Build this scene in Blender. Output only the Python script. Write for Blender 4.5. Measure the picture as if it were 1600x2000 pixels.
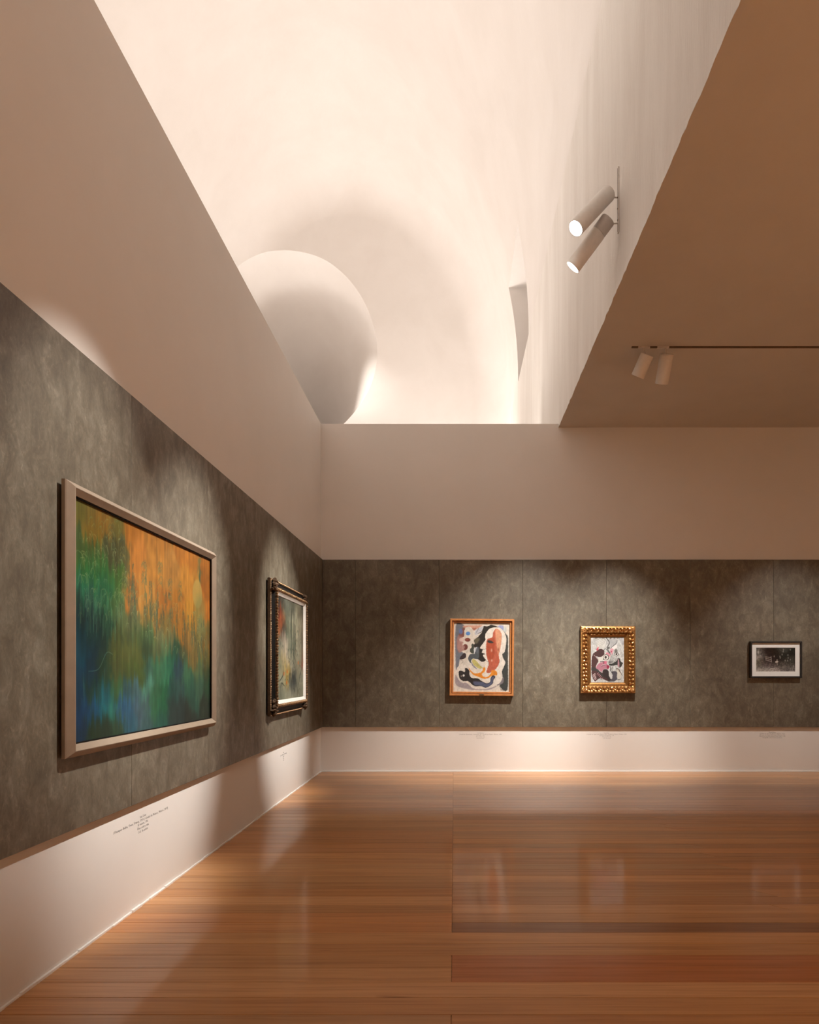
import bpy, bmesh, math, random
import numpy as np
from mathutils import Vector, Matrix, Euler

for o in list(bpy.data.objects):
    bpy.data.objects.remove(o)
S = bpy.context.scene
C = S.collection
random.seed(7)
PI = math.pi

# ------------------------------------------------------------------ camera
F = 1298.0            # focal length in photo pixels
PU, PV = 887.0, 1314.0  # principal point (horizon / vanishing point)
EYE = 1.448
cd = bpy.data.cameras.new('camera')
cd.sensor_fit = 'HORIZONTAL'
cd.sensor_width = 36.0
cd.lens = 36.0 * F / 1600.0
cd.shift_x = -(PU - 800.0) / 1600.0
cd.shift_y = (PV - 1000.0) / 1600.0
cam = bpy.data.objects.new('camera', cd)
cam.location = (0, 0, EYE)
cam.rotation_euler = (PI / 2, 0, 0)
C.objects.link(cam)
S.camera = cam

# ------------------------------------------------------------------ world, exposure
W = bpy.data.worlds.new('world')
S.world = W
W.use_nodes = True
W.node_tree.nodes['Background'].inputs[0].default_value = (1.0, 0.9, 0.8, 1)
W.node_tree.nodes['Background'].inputs[1].default_value = 0.02
S.view_settings.view_transform = 'Standard'
S.view_settings.look = 'None'
S.view_settings.gamma = 1.0
S.view_settings.use_curve_mapping = False
S.view_settings.exposure = 0.0

LAMP = (1.0, 0.95, 0.895)
VAULT_FILL = (1.0, 0.94, 0.89)

def aim(o, target):
    d = Vector(target) - o.location
    o.rotation_euler = d.to_track_quat('-Z', 'Y').to_euler()

def area_light(name, loc, target, sx, sy, power, col=VAULT_FILL, spread=180):
    l = bpy.data.lights.new(name, 'AREA')
    l.shape = 'RECTANGLE'
    l.size, l.size_y = sx, sy
    l.energy = power
    l.color = col
    l.spread = math.radians(spread)
    o = bpy.data.objects.new(name, l)
    C.objects.link(o)
    o.location = loc
    aim(o, target)
    return o

def spot_light(name, loc, target, power, angle, blend, radius=0.05, col=LAMP):
    l = bpy.data.lights.new(name, 'SPOT')
    l.energy = power
    l.spot_size = math.radians(angle)
    l.spot_blend = blend
    l.shadow_soft_size = radius
    l.color = col
    o = bpy.data.objects.new(name, l)
    C.objects.link(o)
    o.location = loc
    aim(o, target)
    return o

# added, unseen upward fill lights on the upper floor behind the partition walls (put in to brighten the old vault)
FILL_FLOODS = [((-4.6, 3.0, 4.12), (-4.6, 2.6, 12), 195, 130), ((-4.6, 9.0, 4.12), (-4.6, 6.5, 12), 200, 130),
          ((-5.2, 19.9, 4.12), (-4.8, 19.8, 11), 330, 180), ((-1.6, 12.4, 4.12), (-2.4, 10.0, 12), 150, 125),
          ((-1.2, 19.5, 4.12), (-1.2, 19.9, 11), 300, 180), ((0.0, 15.2, 4.12), (-0.6, 20.6, 13.6), 38, 60)]
for loc, tg, pw, sp in FILL_FLOODS:
    area_light('flood_glow', loc, tg, 1.6, 0.5, pw, VAULT_FILL, sp)

# ------------------------------------------------------------------ helpers
def srgb(r, g, b):
    def f(c):
        c /= 255.0
        return c / 12.92 if c <= 0.04045 else ((c + 0.055) / 1.055) ** 2.4
    return (f(r), f(g), f(b))

def tag(o, label=None, cat=None, group=None, kind=None):
    if label: o['label'] = label
    if cat: o['category'] = cat
    if group: o['group'] = group
    if kind: o['kind'] = kind
    return o

def empty(name, loc=(0, 0, 0), rot=(0, 0, 0)):
    o = bpy.data.objects.new(name, None)
    C.objects.link(o)
    o.location = loc
    o.rotation_euler = rot
    o.empty_display_size = 0.1
    return o

def obj(name, bm, m, parent=None, smooth=False, angle=None):
    me = bpy.data.meshes.new(name)
    bm.normal_update()
    bm.to_mesh(me)
    bm.free()
    o = bpy.data.objects.new(name, me)
    C.objects.link(o)
    if m: me.materials.append(m)
    if parent: o.parent = parent
    if smooth:
        for p in me.polygons: p.use_smooth = True
        if angle: me.set_sharp_from_angle(angle=math.radians(angle))
    return o

def struct(name, bm, m, parent=None, **k):
    o = obj(name, bm, m, parent, **k)
    o['kind'] = 'structure'
    return o

def add_box(bm, x0, x1, y0, y1, z0, z1):
    v = [bm.verts.new(p) for p in ((x0, y0, z0), (x1, y0, z0), (x1, y1, z0), (x0, y1, z0),
                                   (x0, y0, z1), (x1, y0, z1), (x1, y1, z1), (x0, y1, z1))]
    for f in ((0, 3, 2, 1), (4, 5, 6, 7), (0, 1, 5, 4), (1, 2, 6, 5), (2, 3, 7, 6), (3, 0, 4, 7)):
        bm.faces.new([v[i] for i in f])
    return bm

def box(*a):
    return add_box(bmesh.new(), *a)

def add_cyl(bm, p0, p1, r0, r1=None, n=24, cap0=True, cap1=True):
    r1 = r0 if r1 is None else r1
    p0, p1 = Vector(p0), Vector(p1)
    q = (p1 - p0).to_track_quat('Z', 'Y')
    rings = []
    for p, r in ((p0, r0), (p1, r1)):
        rings.append([bm.verts.new(p + q @ Vector((r * math.cos(2 * PI * i / n), r * math.sin(2 * PI * i / n), 0))) for i in range(n)])
    for i in range(n):
        j = (i + 1) % n
        bm.faces.new((rings[0][i], rings[0][j], rings[1][j], rings[1][i]))
    if cap0: bm.faces.new(rings[0][::-1])
    if cap1: bm.faces.new(rings[1])
    return bm

def add_lathe(bm, prof, n=32, closed=False):
    """prof: (radius, z) list around local z"""
    rings = []
    for r, z in prof:
        if r < 1e-6:
            rings.append([bm.verts.new((0, 0, z))])
        else:
            rings.append([bm.verts.new((r * math.cos(2 * PI * i / n), r * math.sin(2 * PI * i / n), z)) for i in range(n)])
    for a, b in zip(rings[:-1], rings[1:]):
        for i in range(n):
            j = (i + 1) % n
            if len(a) == 1: bm.faces.new((a[0], b[j], b[i]))
            elif len(b) == 1: bm.faces.new((a[i], a[j], b[0]))
            else: bm.faces.new((a[i], a[j], b[j], b[i]))
    return bm

def sub(parent, child):
    child.parent = parent
    child.matrix_basis = parent.matrix_basis.inverted() @ child.matrix_basis
    return child

# ------------------------------------------------------------------ materials
def nmat(name):
    m = bpy.data.materials.new(name)
    m.use_nodes = True
    nt = m.node_tree
    b = nt.nodes['Principled BSDF']
    return m, nt, b

def nd(nt, t, **k):
    n = nt.nodes.new(t)
    for a, v in k.items():
        setattr(n, a, v)
    return n

def ramp(nt, fac, stops):
    r = nd(nt, 'ShaderNodeValToRGB')
    e = r.color_ramp.elements
    while len(e) < len(stops): e.new(0.5)
    for i, (p, c) in enumerate(stops):
        e[i].position = p
        e[i].color = (*c, 1) if len(c) == 3 else c
    nt.links.new(fac, r.inputs[0])
    return r.outputs[0]

def noise(nt, vec, scale, detail=4, rough=0.55, dist=0.0):
    n = nd(nt, 'ShaderNodeTexNoise')
    n.inputs['Scale'].default_value = scale
    n.inputs['Detail'].default_value = detail
    n.inputs['Roughness'].default_value = rough
    n.inputs['Distortion'].default_value = dist
    if vec: nt.links.new(vec, n.inputs['Vector'])
    return n.outputs[0]

def mapping(nt, scale, src='Position', add=None):
    if src == 'Position':
        out = nd(nt, 'ShaderNodeNewGeometry').outputs['Position']
    else:
        out = nd(nt, 'ShaderNodeTexCoord').outputs[src]
    if add is not None:
        a = nd(nt, 'ShaderNodeVectorMath', operation='ADD')
        nt.links.new(out, a.inputs[0]); nt.links.new(add, a.inputs[1])
        out = a.outputs[0]
    mp = nd(nt, 'ShaderNodeVectorMath', operation='MULTIPLY')
    nt.links.new(out, mp.inputs[0])
    mp.inputs[1].default_value = scale
    return mp.outputs[0]

def bump(nt, b, h, strength, dist=0.01):
    n = nd(nt, 'ShaderNodeBump')
    n.inputs['Strength'].default_value = strength
    n.inputs['Distance'].default_value = dist
    nt.links.new(h, n.inputs['Height'])
    nt.links.new(n.outputs[0], b.inputs['Normal'])

def mixc(nt, fac, a, c, mode='MIX'):
    m = nd(nt, 'ShaderNodeMix', data_type='RGBA', blend_type=mode)
    def put(sock, v):
        if hasattr(v, 'type') and not isinstance(v, (tuple, float)): nt.links.new(v, sock)
        else: sock.default_value = (*v, 1) if isinstance(v, tuple) else v
    put(m.inputs[0], fac); put(m.inputs[6], a); put(m.inputs[7], c)
    return m.outputs[2]

def paint_mat(name, c0, c1, rough=0.75, bs=0.12, sc=(3, 3, 3)):
    m, nt, b = nmat(name)
    v = mapping(nt, sc)
    n1 = noise(nt, v, 1.0, 6, 0.6, 0.3)
    nt.links.new(ramp(nt, n1, [(0.3, c0), (0.7, c1)]), b.inputs['Base Color'])
    b.inputs['Roughness'].default_value = rough
    b.inputs['Specular IOR Level'].default_value = 0.25
    n2 = noise(nt, mapping(nt, tuple(s * 12 for s in sc)), 1.0, 5, 0.6)
    bump(nt, b, n2, bs, 0.01)
    return m

M_WALL = paint_mat('white_wall_paint', (0.80, 0.765, 0.72), (0.83, 0.795, 0.755), 0.6, 0.05, (1.2, 1.2, 1.2))
M_CEIL = paint_mat('beige_ceiling_paint', (0.63, 0.585, 0.53), (0.66, 0.615, 0.56), 0.8, 0.08, (2, 2, 2))
M_VAULT = paint_mat('vault_plaster', (0.80, 0.745, 0.70), (0.85, 0.80, 0.76), 0.85, 0.25, (0.7, 0.7, 0.7))
M_STREAK = paint_mat('combed_plaster', (0.78, 0.725, 0.67), (0.87, 0.825, 0.775), 0.8, 0.8, (3.2, 3.2, 0.45))
M_TRIM = paint_mat('white_trim', (0.86, 0.84, 0.80), (0.88, 0.86, 0.83), 0.5, 0.02)

def panel_mat():
    m, nt, b = nmat('taupe_trowelled_board')
    oi = nd(nt, 'ShaderNodeObjectInfo')
    off = nd(nt, 'ShaderNodeVectorMath', operation='MULTIPLY')
    nt.links.new(oi.outputs['Random'], off.inputs[0])
    off.inputs[1].default_value = (37.0, 23.0, 11.0)
    v = mapping(nt, (1, 1, 1), 'Position', off.outputs[0])
    big = noise(nt, v, 1.3, 3, 0.5, 0.4)
    vz = mapping(nt, (1, 1, 0.6), 'Position', off.outputs[0])
    mid = noise(nt, vz, 9.0, 8, 0.66, 0.6)
    fine = noise(nt, vz, 30.0, 8, 0.72, 1.6)
    wisp = noise(nt, vz, 14.0, 4, 0.6, 2.4)
    c = ramp(nt, mid, [(0.30, (0.094, 0.075, 0.050)), (0.48, (0.128, 0.107, 0.074)), (0.58, (0.158, 0.137, 0.099)), (0.74, (0.225, 0.205, 0.157))])
    c2 = ramp(nt, fine, [(0.35, (0.80, 0.79, 0.77)), (0.55, (1, 1, 1)), (0.70, (1.35, 1.36, 1.37))])
    c3 = ramp(nt, big, [(0.3, (0.86, 0.85, 0.84)), (0.7, (1.14, 1.14, 1.14))])
    c = mixc(nt, 1.0, c, ramp(nt, wisp, [(0.60, (1, 1, 1)), (0.72, (1.5, 1.53, 1.56))]), 'MULTIPLY')
    c = mixc(nt, 1.0, c, ramp(nt, oi.outputs['Random'], [(0.0, (0.93, 0.93, 0.93)), (1.0, (1.08, 1.08, 1.08))]), 'MULTIPLY')
    cc = mixc(nt, 1.0, c, c2, 'MULTIPLY')
    cc = mixc(nt, 1.0, cc, c3, 'MULTIPLY')
    nt.links.new(cc, b.inputs['Base Color'])
    r = ramp(nt, mid, [(0.3, (0.54,) * 3), (0.7, (0.40,) * 3)])
    nt.links.new(r, b.inputs['Roughness'])
    b.inputs['Specular IOR Level'].default_value = 0.7
    bump(nt, b, fine, 0.10, 0.004)
    return m
M_PANEL = panel_mat()

def wood_floor_mat():
    m, nt, b = nmat('varnished_floorboard')
    oi = nd(nt, 'ShaderNodeObjectInfo')
    off = nd(nt, 'ShaderNodeVectorMath', operation='MULTIPLY')
    nt.links.new(oi.outputs['Random'], off.inputs[0])
    off.inputs[1].default_value = (91.0, 37.0, 0.0)
    v = mapping(nt, (0.55, 14.0, 14.0), 'Position', off.outputs[0])
    g1 = noise(nt, v, 1.6, 7, 0.62, 0.5)
    v2 = mapping(nt, (1.1, 60.0, 60.0), 'Position', off.outputs[0])
    g2 = noise(nt, v2, 1.3, 5, 0.6, 0.2)
    v3 = mapping(nt, (1.4, 8.0, 8.0), 'Position', off.outputs[0])
    kn = noise(nt, v3, 1.0, 2, 0.4, 0.6)
    c1 = ramp(nt, g1, [(0.25, (0.74, 0.66, 0.58)), (0.5, (1, 1, 1)), (0.75, (1.14, 1.17, 1.18))])
    c2 = ramp(nt, g2, [(0.28, (0.86, 0.82, 0.78)), (0.52, (1, 1, 1)), (0.75, (1.06, 1.07, 1.08))])
    c3 = ramp(nt, kn, [(0.20, (0.42, 0.33, 0.27)), (0.29, (1, 1, 1))])
    c = mixc(nt, 1.0, oi.outputs['Color'], c1, 'MULTIPLY')
    c = mixc(nt, 1.0, c, c2, 'MULTIPLY')
    c = mixc(nt, 1.0, c, c3, 'MULTIPLY')
    nt.links.new(c, b.inputs['Base Color'])
    b.inputs['Roughness'].default_value = 0.5
    b.inputs['Specular IOR Level'].default_value = 0.2
    b.inputs['Coat Weight'].default_value = 0.6
    b.inputs['Coat IOR'].default_value = 1.45
    cr = ramp(nt, g1, [(0.25, (0.15,) * 3), (0.75, (0.075,) * 3)])
    nt.links.new(cr, b.inputs['Coat Roughness'])
    bump(nt, b, g2, 0.05, 0.003)
    return m
M_FLOOR = wood_floor_mat()

def plain(name, c, rough=0.5, metal=0.0, var=0.12, sc=25.0, bs=0.0):
    m, nt, b = nmat(name)
    n = noise(nt, mapping(nt, (1, 1, 1), 'Object'), sc, 4)
    lo = tuple(x * (1 - var) for x in c); hi = tuple(min(1, x * (1 + var)) for x in c)
    nt.links.new(ramp(nt, n, [(0.3, lo), (0.7, hi)]), b.inputs['Base Color'])
    b.inputs['Roughness'].default_value = rough
    b.inputs['Metallic'].default_value = metal
    if bs: bump(nt, b, n, bs, 0.004)
    return m

M_CHAMP = plain('champagne_frame', (0.31, 0.24, 0.175), 0.40, 0.2, 0.07, 12)
M_ORANGEWOOD = plain('honey_wood_frame', (0.50, 0.20, 0.065), 0.35, 0.0, 0.18, 18)
M_GOLD = plain('antique_gold', (0.31, 0.150, 0.044), 0.36, 0.7, 0.3, 30, 0.2)
M_GOLDC = plain('bright_gold_carving', (0.60, 0.335, 0.125), 0.30, 0.8, 0.35, 40, 0.2)
M_DULLGOLD = plain('worn_gilding', (0.085, 0.050, 0.026), 0.46, 0.4, 0.4, 60, 0.3)
M_BLACK = plain('black_lacquer', (0.006, 0.005, 0.004), 0.55, 0.0, 0.2)
M_BLACK.node_tree.nodes['Principled BSDF'].inputs['Specular IOR Level'].default_value = 0.15
M_BLACKFR = plain('black_photo_frame', (0.014, 0.011, 0.010), 0.5)
M_LINER = plain('white_liner', (0.62, 0.59, 0.54), 0.6, 0.0, 0.03)
M_MAT = plain('white_mount_board', (0.83, 0.82, 0.79), 0.8, 0.0, 0.02)
M_BACKING = plain('brown_backing_board', (0.12, 0.08, 0.05), 0.8)
M_BRASS = plain('dark_brass_plate', (0.10, 0.065, 0.03), 0.4, 0.5)
M_LAMP = plain('white_lamp_metal', (0.80, 0.76, 0.71), 0.42, 0.0, 0.03)
M_LAMP2 = plain('grey_lamp_cap', (0.64, 0.59, 0.55), 0.5, 0.0, 0.03)
M_TRACK = plain('bronze_track', (0.16, 0.10, 0.065), 0.5, 0.2)
M_TRACKW = plain('pale_track', (0.70, 0.64, 0.58), 0.55, 0.0)
M_INK = plain('grey_caption_ink', (0.20, 0.185, 0.17), 0.8)
M_DARKIN = plain('lamp_interior', (0.05, 0.05, 0.05), 0.5)

def emis(name, c, s):
    m, nt, b = nmat(name)
    b.inputs['Base Color'].default_value = (*c, 1)
    b.inputs['Emission Color'].default_value = (*c, 1)
    b.inputs['Emission Strength'].default_value = s
    return m
M_LENS = emis('lit_lens', (1.0, 0.95, 0.88), 14.0)

def canvas_mat(name, rough=0.5, bs=0.05):
    m, nt, b = nmat(name)
    a = nd(nt, 'ShaderNodeAttribute', attribute_name='paint')
    n = noise(nt, mapping(nt, (1, 1, 1), 'Object'), 180.0, 4)
    c = ramp(nt, n, [(0.3, (0.94,) * 3), (0.7, (1.04,) * 3)])
    nt.links.new(mixc(nt, 1.0, a.outputs['Color'], c, 'MULTIPLY'), b.inputs['Base Color'])
    b.inputs['Roughness'].default_value = rough
    b.inputs['Specular IOR Level'].default_value = 0.3
    bump(nt, b, n, bs, 0.002)
    return m
M_CANVAS = canvas_mat('oil_paint')
M_PHOTO = canvas_mat('photo_print', 0.4, 0.0)

# ------------------------------------------------------------------ room dimensions
XL = -1.950          # white left wall face
XP = -1.914          # face of the boards on the left wall
YB = 9.728           # white back wall face
YP = 9.690           # face of the boards on the back wall
XO = 1.530           # right edge of the ceiling opening
XR = 7.60            # right wall
YF = -4.0            # wall behind the camera
ZC = 5.040           # flat ceiling
ZT = 5.092           # top of the partition walls under the opening
ZP0, ZP1 = 0.657, 3.098
T = 0.15

# floor: slab with individual boards on it
bm = box(XL - T, XR + T, YF - T, YB + T, -0.25, -0.010)
floor = struct('floor', bm, M_FLOOR)
floor.color = (0.52, 0.25, 0.098, 1)

PITCH = 0.1487
rows = []
y = 3.855
while y > 0.75: y -= PITCH
y0_first = y
while y < YB - 0.01:
    rows.append((y, min(y + PITCH, YB - 0.002)))
    y += PITCH
# the part behind the camera
b0 = struct('floor_rear', box(XL, XR, YF, y0_first - 0.002, -0.010, 0.0), M_FLOOR, floor)
b0.color = (0.52, 0.25, 0.098, 1)

def plank(x0, x1, y0, y1, sl0=0.0, sl1=0.0):
    g, c, h = 0.0010, 0.0016, 0.010
    bm = bmesh.new()
    cx, cy = (x0 + x1) / 2, (y0 + y1) / 2
    def quad(i, z):
        a = [(x0 + g + i, y0 + g + i), (x1 - g - i, y0 + g + i), (x1 - g - i + sl1, y1 - g - i), (x0 + g + i + sl0, y1 - g - i)]
        return [bm.verts.new((px - cx, py - cy, z)) for px, py in a]
    r0, r1, r2 = quad(0, -h), quad(0, -c), quad(c, 0.0)
    for a, b in ((r0, r1), (r1, r2)):
        for i in range(4):
            j = (i + 1) % 4
            bm.faces.new((a[i], a[j], b[j], b[i]))
    bm.faces.new(r2)
    bm.faces.new(r0[::-1])
    o = struct('floorboard', bm, M_FLOOR, floor)
    o.location = (cx, cy, 0)
    return o

TINTS = [(0.54, 0.255, 0.090), (0.51, 0.235, 0.080), (0.57, 0.28, 0.105), (0.53, 0.235, 0.076),
         (0.49, 0.22, 0.075), (0.56, 0.265, 0.092), (0.54, 0.27, 0.10)]
for k, (a, b) in enumerate(rows):
    mid = (a + b) / 2
    cuts = [XL + 0.001, -0.012, 2.10, 4.75, XR]
    through = (3.41 < mid < 3.70) or (2.78 < mid < 3.09) or (4.0 < mid < 4.3 and False)
    if through: cuts.remove(-0.012)
    scarf = random.random() < 0.30 or abs(mid - 5.3) < 0.08 or abs(mid - 4.10) < 0.08 or abs(mid - 6.55) < 0.08
    if not scarf and 2.10 in cuts: cuts.remove(2.10)
    if random.random() < 0.5 and 4.75 in cuts: cuts.remove(4.75)
    for i in range(len(cuts) - 1):
        s0 = -0.13 if cuts[i] == 2.10 else 0.0
        s1 = -0.13 if cuts[i + 1] == 2.10 else 0.0
        o = plank(cuts[i], cuts[i + 1], a, b, s0, s1)
        t = random.choice(TINTS)
        g = random.uniform(0.84, 1.14)
        t = tuple(x * g * q for x, q in zip(t, (0.95, 0.96, 1.02)))
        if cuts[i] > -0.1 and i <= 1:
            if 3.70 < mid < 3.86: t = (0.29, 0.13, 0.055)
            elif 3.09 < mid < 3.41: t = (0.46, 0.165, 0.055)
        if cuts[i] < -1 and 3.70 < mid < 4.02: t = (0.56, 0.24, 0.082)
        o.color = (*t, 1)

# left wall
bm = box(XL - T, XL, YF - T, YB + T, -0.01, ZT)
wall_left = struct('wall_left', bm, M_WALL)
bm = bmesh.new()
add_box(bm, XL, XO, YB, YB + T, -0.01, ZT)
add_box(bm, XO, XR, YB, YB + T, -0.01, ZC)
wall_back = struct('wall_back', bm, M_WALL)
wall_right = struct('wall_right', box(XR, XR + T, YF - T, YB + T, -0.01, ZC), M_WALL)
wall_front = struct('wall_front', box(XL, XR, YF - T, YF, -0.01, ZC), M_WALL)

# flat ceiling with a slightly ragged edge along the opening
bm = bmesh.new()
ys = [0.0 + i * ((YB + T) / 160) for i in range(161)]
tops, bots = [], []
for yy in ys:
    j = random.gauss(0, 0.0025)
    bots.append(bm.verts.new((XO + j, yy, ZC)))
    tops.append(bm.verts.new((XO + 0.08, yy, ZC + 0.22)))
rb = [bm.verts.new((XR, yy, ZC)) for yy in ys]
rt = [bm.verts.new((XR, yy, ZC + 0.22)) for yy in ys]
for i in range(160):
    bm.faces.new((bots[i], bots[i + 1], rb[i + 1], rb[i]))
    bm.faces.new((tops[i], tops[i + 1], bots[i + 1], bots[i]))
    bm.faces.new((rt[i], rt[i + 1], tops[i + 1], tops[i]))
    bm.faces.new((rb[i], rb[i + 1], rt[i + 1], rt[i]))
bm.faces.new((bots[0], rb[0], rt[0], tops[0]))
bm.faces.new((bots[-1], tops[-1], rt[-1], rb[-1]))
bmesh.ops.recalc_face_normals(bm, faces=bm.faces)
ceiling = struct('ceiling', bm, M_CEIL)
struct('ceiling_rear', box(XL, XR, YF, 0.0, ZC, ZC + 0.22), M_CEIL, ceiling)

# boards hung on both walls, each its own piece
def board_left(y0, y1, k):
    bm = box(0.0, XP - XL, y0 + 0.0012, y1 - 0.0012, ZP0, ZP1)
    bmesh.ops.bevel(bm, geom=[e for e in bm.edges], offset=0.0018, segments=1, affect='EDGES')
    o = obj('wall_board', bm, M_PANEL, wall_left)
    o['kind'] = 'structure'
    o.location = (XL + random.uniform(-0.002, 0.0), 0, 0)
    o.rotation_euler = (0, 0, 0)
    return o
j = 3.95 - 1.22 * 4
k = 0
while j < YP - 0.05:
    board_left(j, min(j + 1.22, YP), k)
    j += 1.22; k += 1
def board_back(x0, x1):
    bm = box(x0 + 0.0012, x1 - 0.0012, YP - YB, 0.0, ZP0, ZP1)
    bmesh.ops.bevel(bm, geom=[e for e in bm.edges], offset=0.0018, segments=1, affect='EDGES')
    o = obj('wall_board', bm, M_PANEL, wall_back)
    o['kind'] = 'structure'
    o.location = (0, YB + random.uniform(0, 0.002), 0)
    return o
cuts = [XP] + [-1.437 + 1.22 * i for i in range(8)] + [XR]
for a, b in zip(cuts[:-1], cuts[1:]):
    board_back(a, b)

# thin white strips where wall meets floor
bm = bmesh.new()
n = 120
for i in range(n):
    xa, xb = XL + 0.02 + (XR - XL - 0.02) * i / n, XL + 0.02 + (XR - XL - 0.02) * (i + 1) / n
    h = 0.013 + random.uniform(-0.002, 0.002)
    add_box(bm, xa, xb, YB - 0.014, YB, 0.0, h)
struct('baseboard_back', bm, M_TRIM)
bm = bmesh.new()
for i in range(n):
    ya, yb = YF + (YB - YF) * i / n, YF + (YB - YF) * (i + 1) / n
    h = 0.011 + random.uniform(-0.003, 0.003)
    add_box(bm, XL, XL + 0.012 + random.uniform(-0.003, 0.003), ya, yb, 0.0, h)
struct('baseboard_left', bm, M_TRIM)

# ------------------------------------------------------------------ old vault above the opening
VXR, VXL, VYE, VZS, VB = 1.65, -8.2, 20.6, 9.0, 7.6
VXC, VA = (VXR + VXL) / 2, (VXR - VXL) / 2
def section(yy, inset):
    pts = [(VXR - inset, 3.0), (VXR - inset, 6.0)]
    n = 72
    for i in range(n + 1):
        th = PI * i / n
        c, s = math.cos(th), math.sin(th)
        pts.append((VXC + (VA - inset) * c, VZS + (VB - inset) * s))
    pts += [(VXL + inset, 6.0), (VXL + inset, 3.0)]
    return [(x, yy, z) for x, z in pts]
secs = [(0.0, 0.0)] + [(i * 1.9, 0) for i in range(1, 11)]
RR = 1.0
for i in range(1, 9):
    ph = (PI / 2) * i / 8
    secs.append((VYE - RR + RR * math.sin(ph), RR * (1 - math.cos(ph))))
bm = bmesh.new()
rings = [[bm.verts.new(p) for p in section(*s)] for s in secs]
m_ = len(rings[0])
for a, b in zip(rings[:-1], rings[1:]):
    for i in range(m_):
        j = (i + 1) % m_
        bm.faces.new((a[i], a[j], b[j], b[i]))
bm.faces.new(rings[0][::-1]); bm.faces.new(rings[-1])
bmesh.ops.recalc_face_normals(bm, faces=bm.faces)
cut1 = obj('cavity_cutter', bm, None)

def spline(pts, per=8):
    pts = [Vector(p) for p in pts]
    out = []
    n = len(pts)
    for i in range(n):
        p0, p1, p2, p3 = pts[(i - 1) % n], pts[i], pts[(i + 1) % n], pts[(i + 2) % n]
        for k in range(per):
            t = k / per
            out.append(0.5 * ((2 * p1) + (-p0 + p2) * t + (2 * p0 - 5 * p1 + 4 * p2 - p3) * t * t + (-p0 + 3 * p1 - 3 * p2 + p3) * t ** 3))
    return out
SC = F / VYE
lun = [(555, 488), (620, 500), (668, 531), (706, 578), (730, 635), (738, 690), (727, 748), (697, 800), (650, 845), (590, 865),
       (525, 845), (470, 785), (440, 700), (436, 615), (458, 545), (503, 502)]
lun3 = [Vector(((u - PU) / SC, 0, EYE + (PV - v) / SC)) for u, v in lun]
lun3 = spline(lun3, 6)
apex = Vector(((520 - PU) / SC, 0, EYE + (PV - 790) / SC))
bm = bmesh.new()
rings = []
rings.append([bm.verts.new((p.x, VYE - 1.6, p.z)) for p in lun3])
for i in range(0, 13):
    t = i / 13.0
    sc = (1 - t) ** 0.75
    rings.append([bm.verts.new((apex.x + (p.x - apex.x) * sc, VYE - 0.02 + 6.0 * t, apex.z + (p.z - apex.z) * sc)) for p in lun3])
m_ = len(lun3)
for a, b in zip(rings[:-1], rings[1:]):
    for i in range(m_):
        j = (i + 1) % m_
        bm.faces.new((a[i], a[j], b[j], b[i]))
bm.faces.new(rings[0][::-1]); bm.faces.new(rings[-1])
bmesh.ops.recalc_face_normals(bm, faces=bm.faces)
cut2 = obj('lunette_cutter', bm, None)
cut3 = obj('niche_cutter', box(0.9, 2.6, 14.7, 17.1, 5.0, 11.36), None)

bm = box(-9.6, 3.4, -0.5, 28.0, 5.262, 18.0)
vault = struct('ceiling_vault', bm, M_VAULT)
for cu in (cut1, cut2, cut3):
    md = vault.modifiers.new('cut', 'BOOLEAN')
    md.operation = 'DIFFERENCE'; md.solver = 'EXACT'; md.object = cu
bpy.context.view_layer.update()
dg = bpy.context.evaluated_depsgraph_get()
me = bpy.data.meshes.new_from_object(vault.evaluated_get(dg))
vault.modifiers.clear()
vault.data = me
me.materials.clear(); me.materials.append(M_VAULT)
for p in me.polygons: p.use_smooth = True
me.set_sharp_from_angle(angle=math.radians(28))
for cu in (cut1, cut2, cut3):
    bpy.data.objects.remove(cu)

# tall wall over the right edge of the opening, with a small ledge on top (combed plaster)
bm = box(XO + 0.006, VXR, 0.0, VYE, ZC + 0.004, 8.42)
struct('wall_upper', bm, M_STREAK)
bm = bmesh.new()
add_box(bm, XO + 0.006, VXR + 0.3, YB + T, VYE, 3.6, ZC + 0.004)     # same wall, lower down behind the back partition
add_box(bm, VXL - 0.3, VXL, 0.0, VYE, 3.6, 5.3)
add_box(bm, VXL, VXR, VYE, VYE + 0.3, 3.6, 5.3)
add_box(bm, VXL, XL - T, -0.3, 0.0, 3.6, 5.3)
struct('wall_outer', bm, M_VAULT)
bm = bmesh.new()
add_box(bm, VXL, XL - T, 0.0, VYE, 3.55, 3.8)
add_box(bm, XL - T, VXR, YB + T, VYE, 3.55, 3.8)
struct('floor_upper', bm, M_CEIL)

# ------------------------------------------------------------------ lamps
def fill_flood(loc, target, label):  # housing for an added fill light, out of view
    e = empty('floodlight', (loc[0], loc[1], 3.8))
    tag(e, label, 'lamp', 'floodlights hidden behind the partitions')
    body = obj('housing', box(-0.84, 0.84, -0.28, 0.28, 0.09, 0.29), M_LAMP2, e)
    obj('foot', box(-0.5, -0.4, -0.2, 0.2, 0.0, 0.09), M_TRACK, e)
    obj('foot', box(0.4, 0.5, -0.2, 0.2, 0.0, 0.09), M_TRACK, e)
    return e
for i, (loc, tg, pw, sp) in enumerate(FILL_FLOODS):
    fill_flood(loc, tg, ['grey floodlight on the upper floor, nearest the viewer', 'grey floodlight on the upper floor, second along the left partition',
               'grey floodlight on the upper floor, third along the left partition', 'grey floodlight just behind the back partition',
               'grey floodlight farthest behind the back partition', 'grey floodlight behind the back partition, tilted at the end wall'][i])

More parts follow.
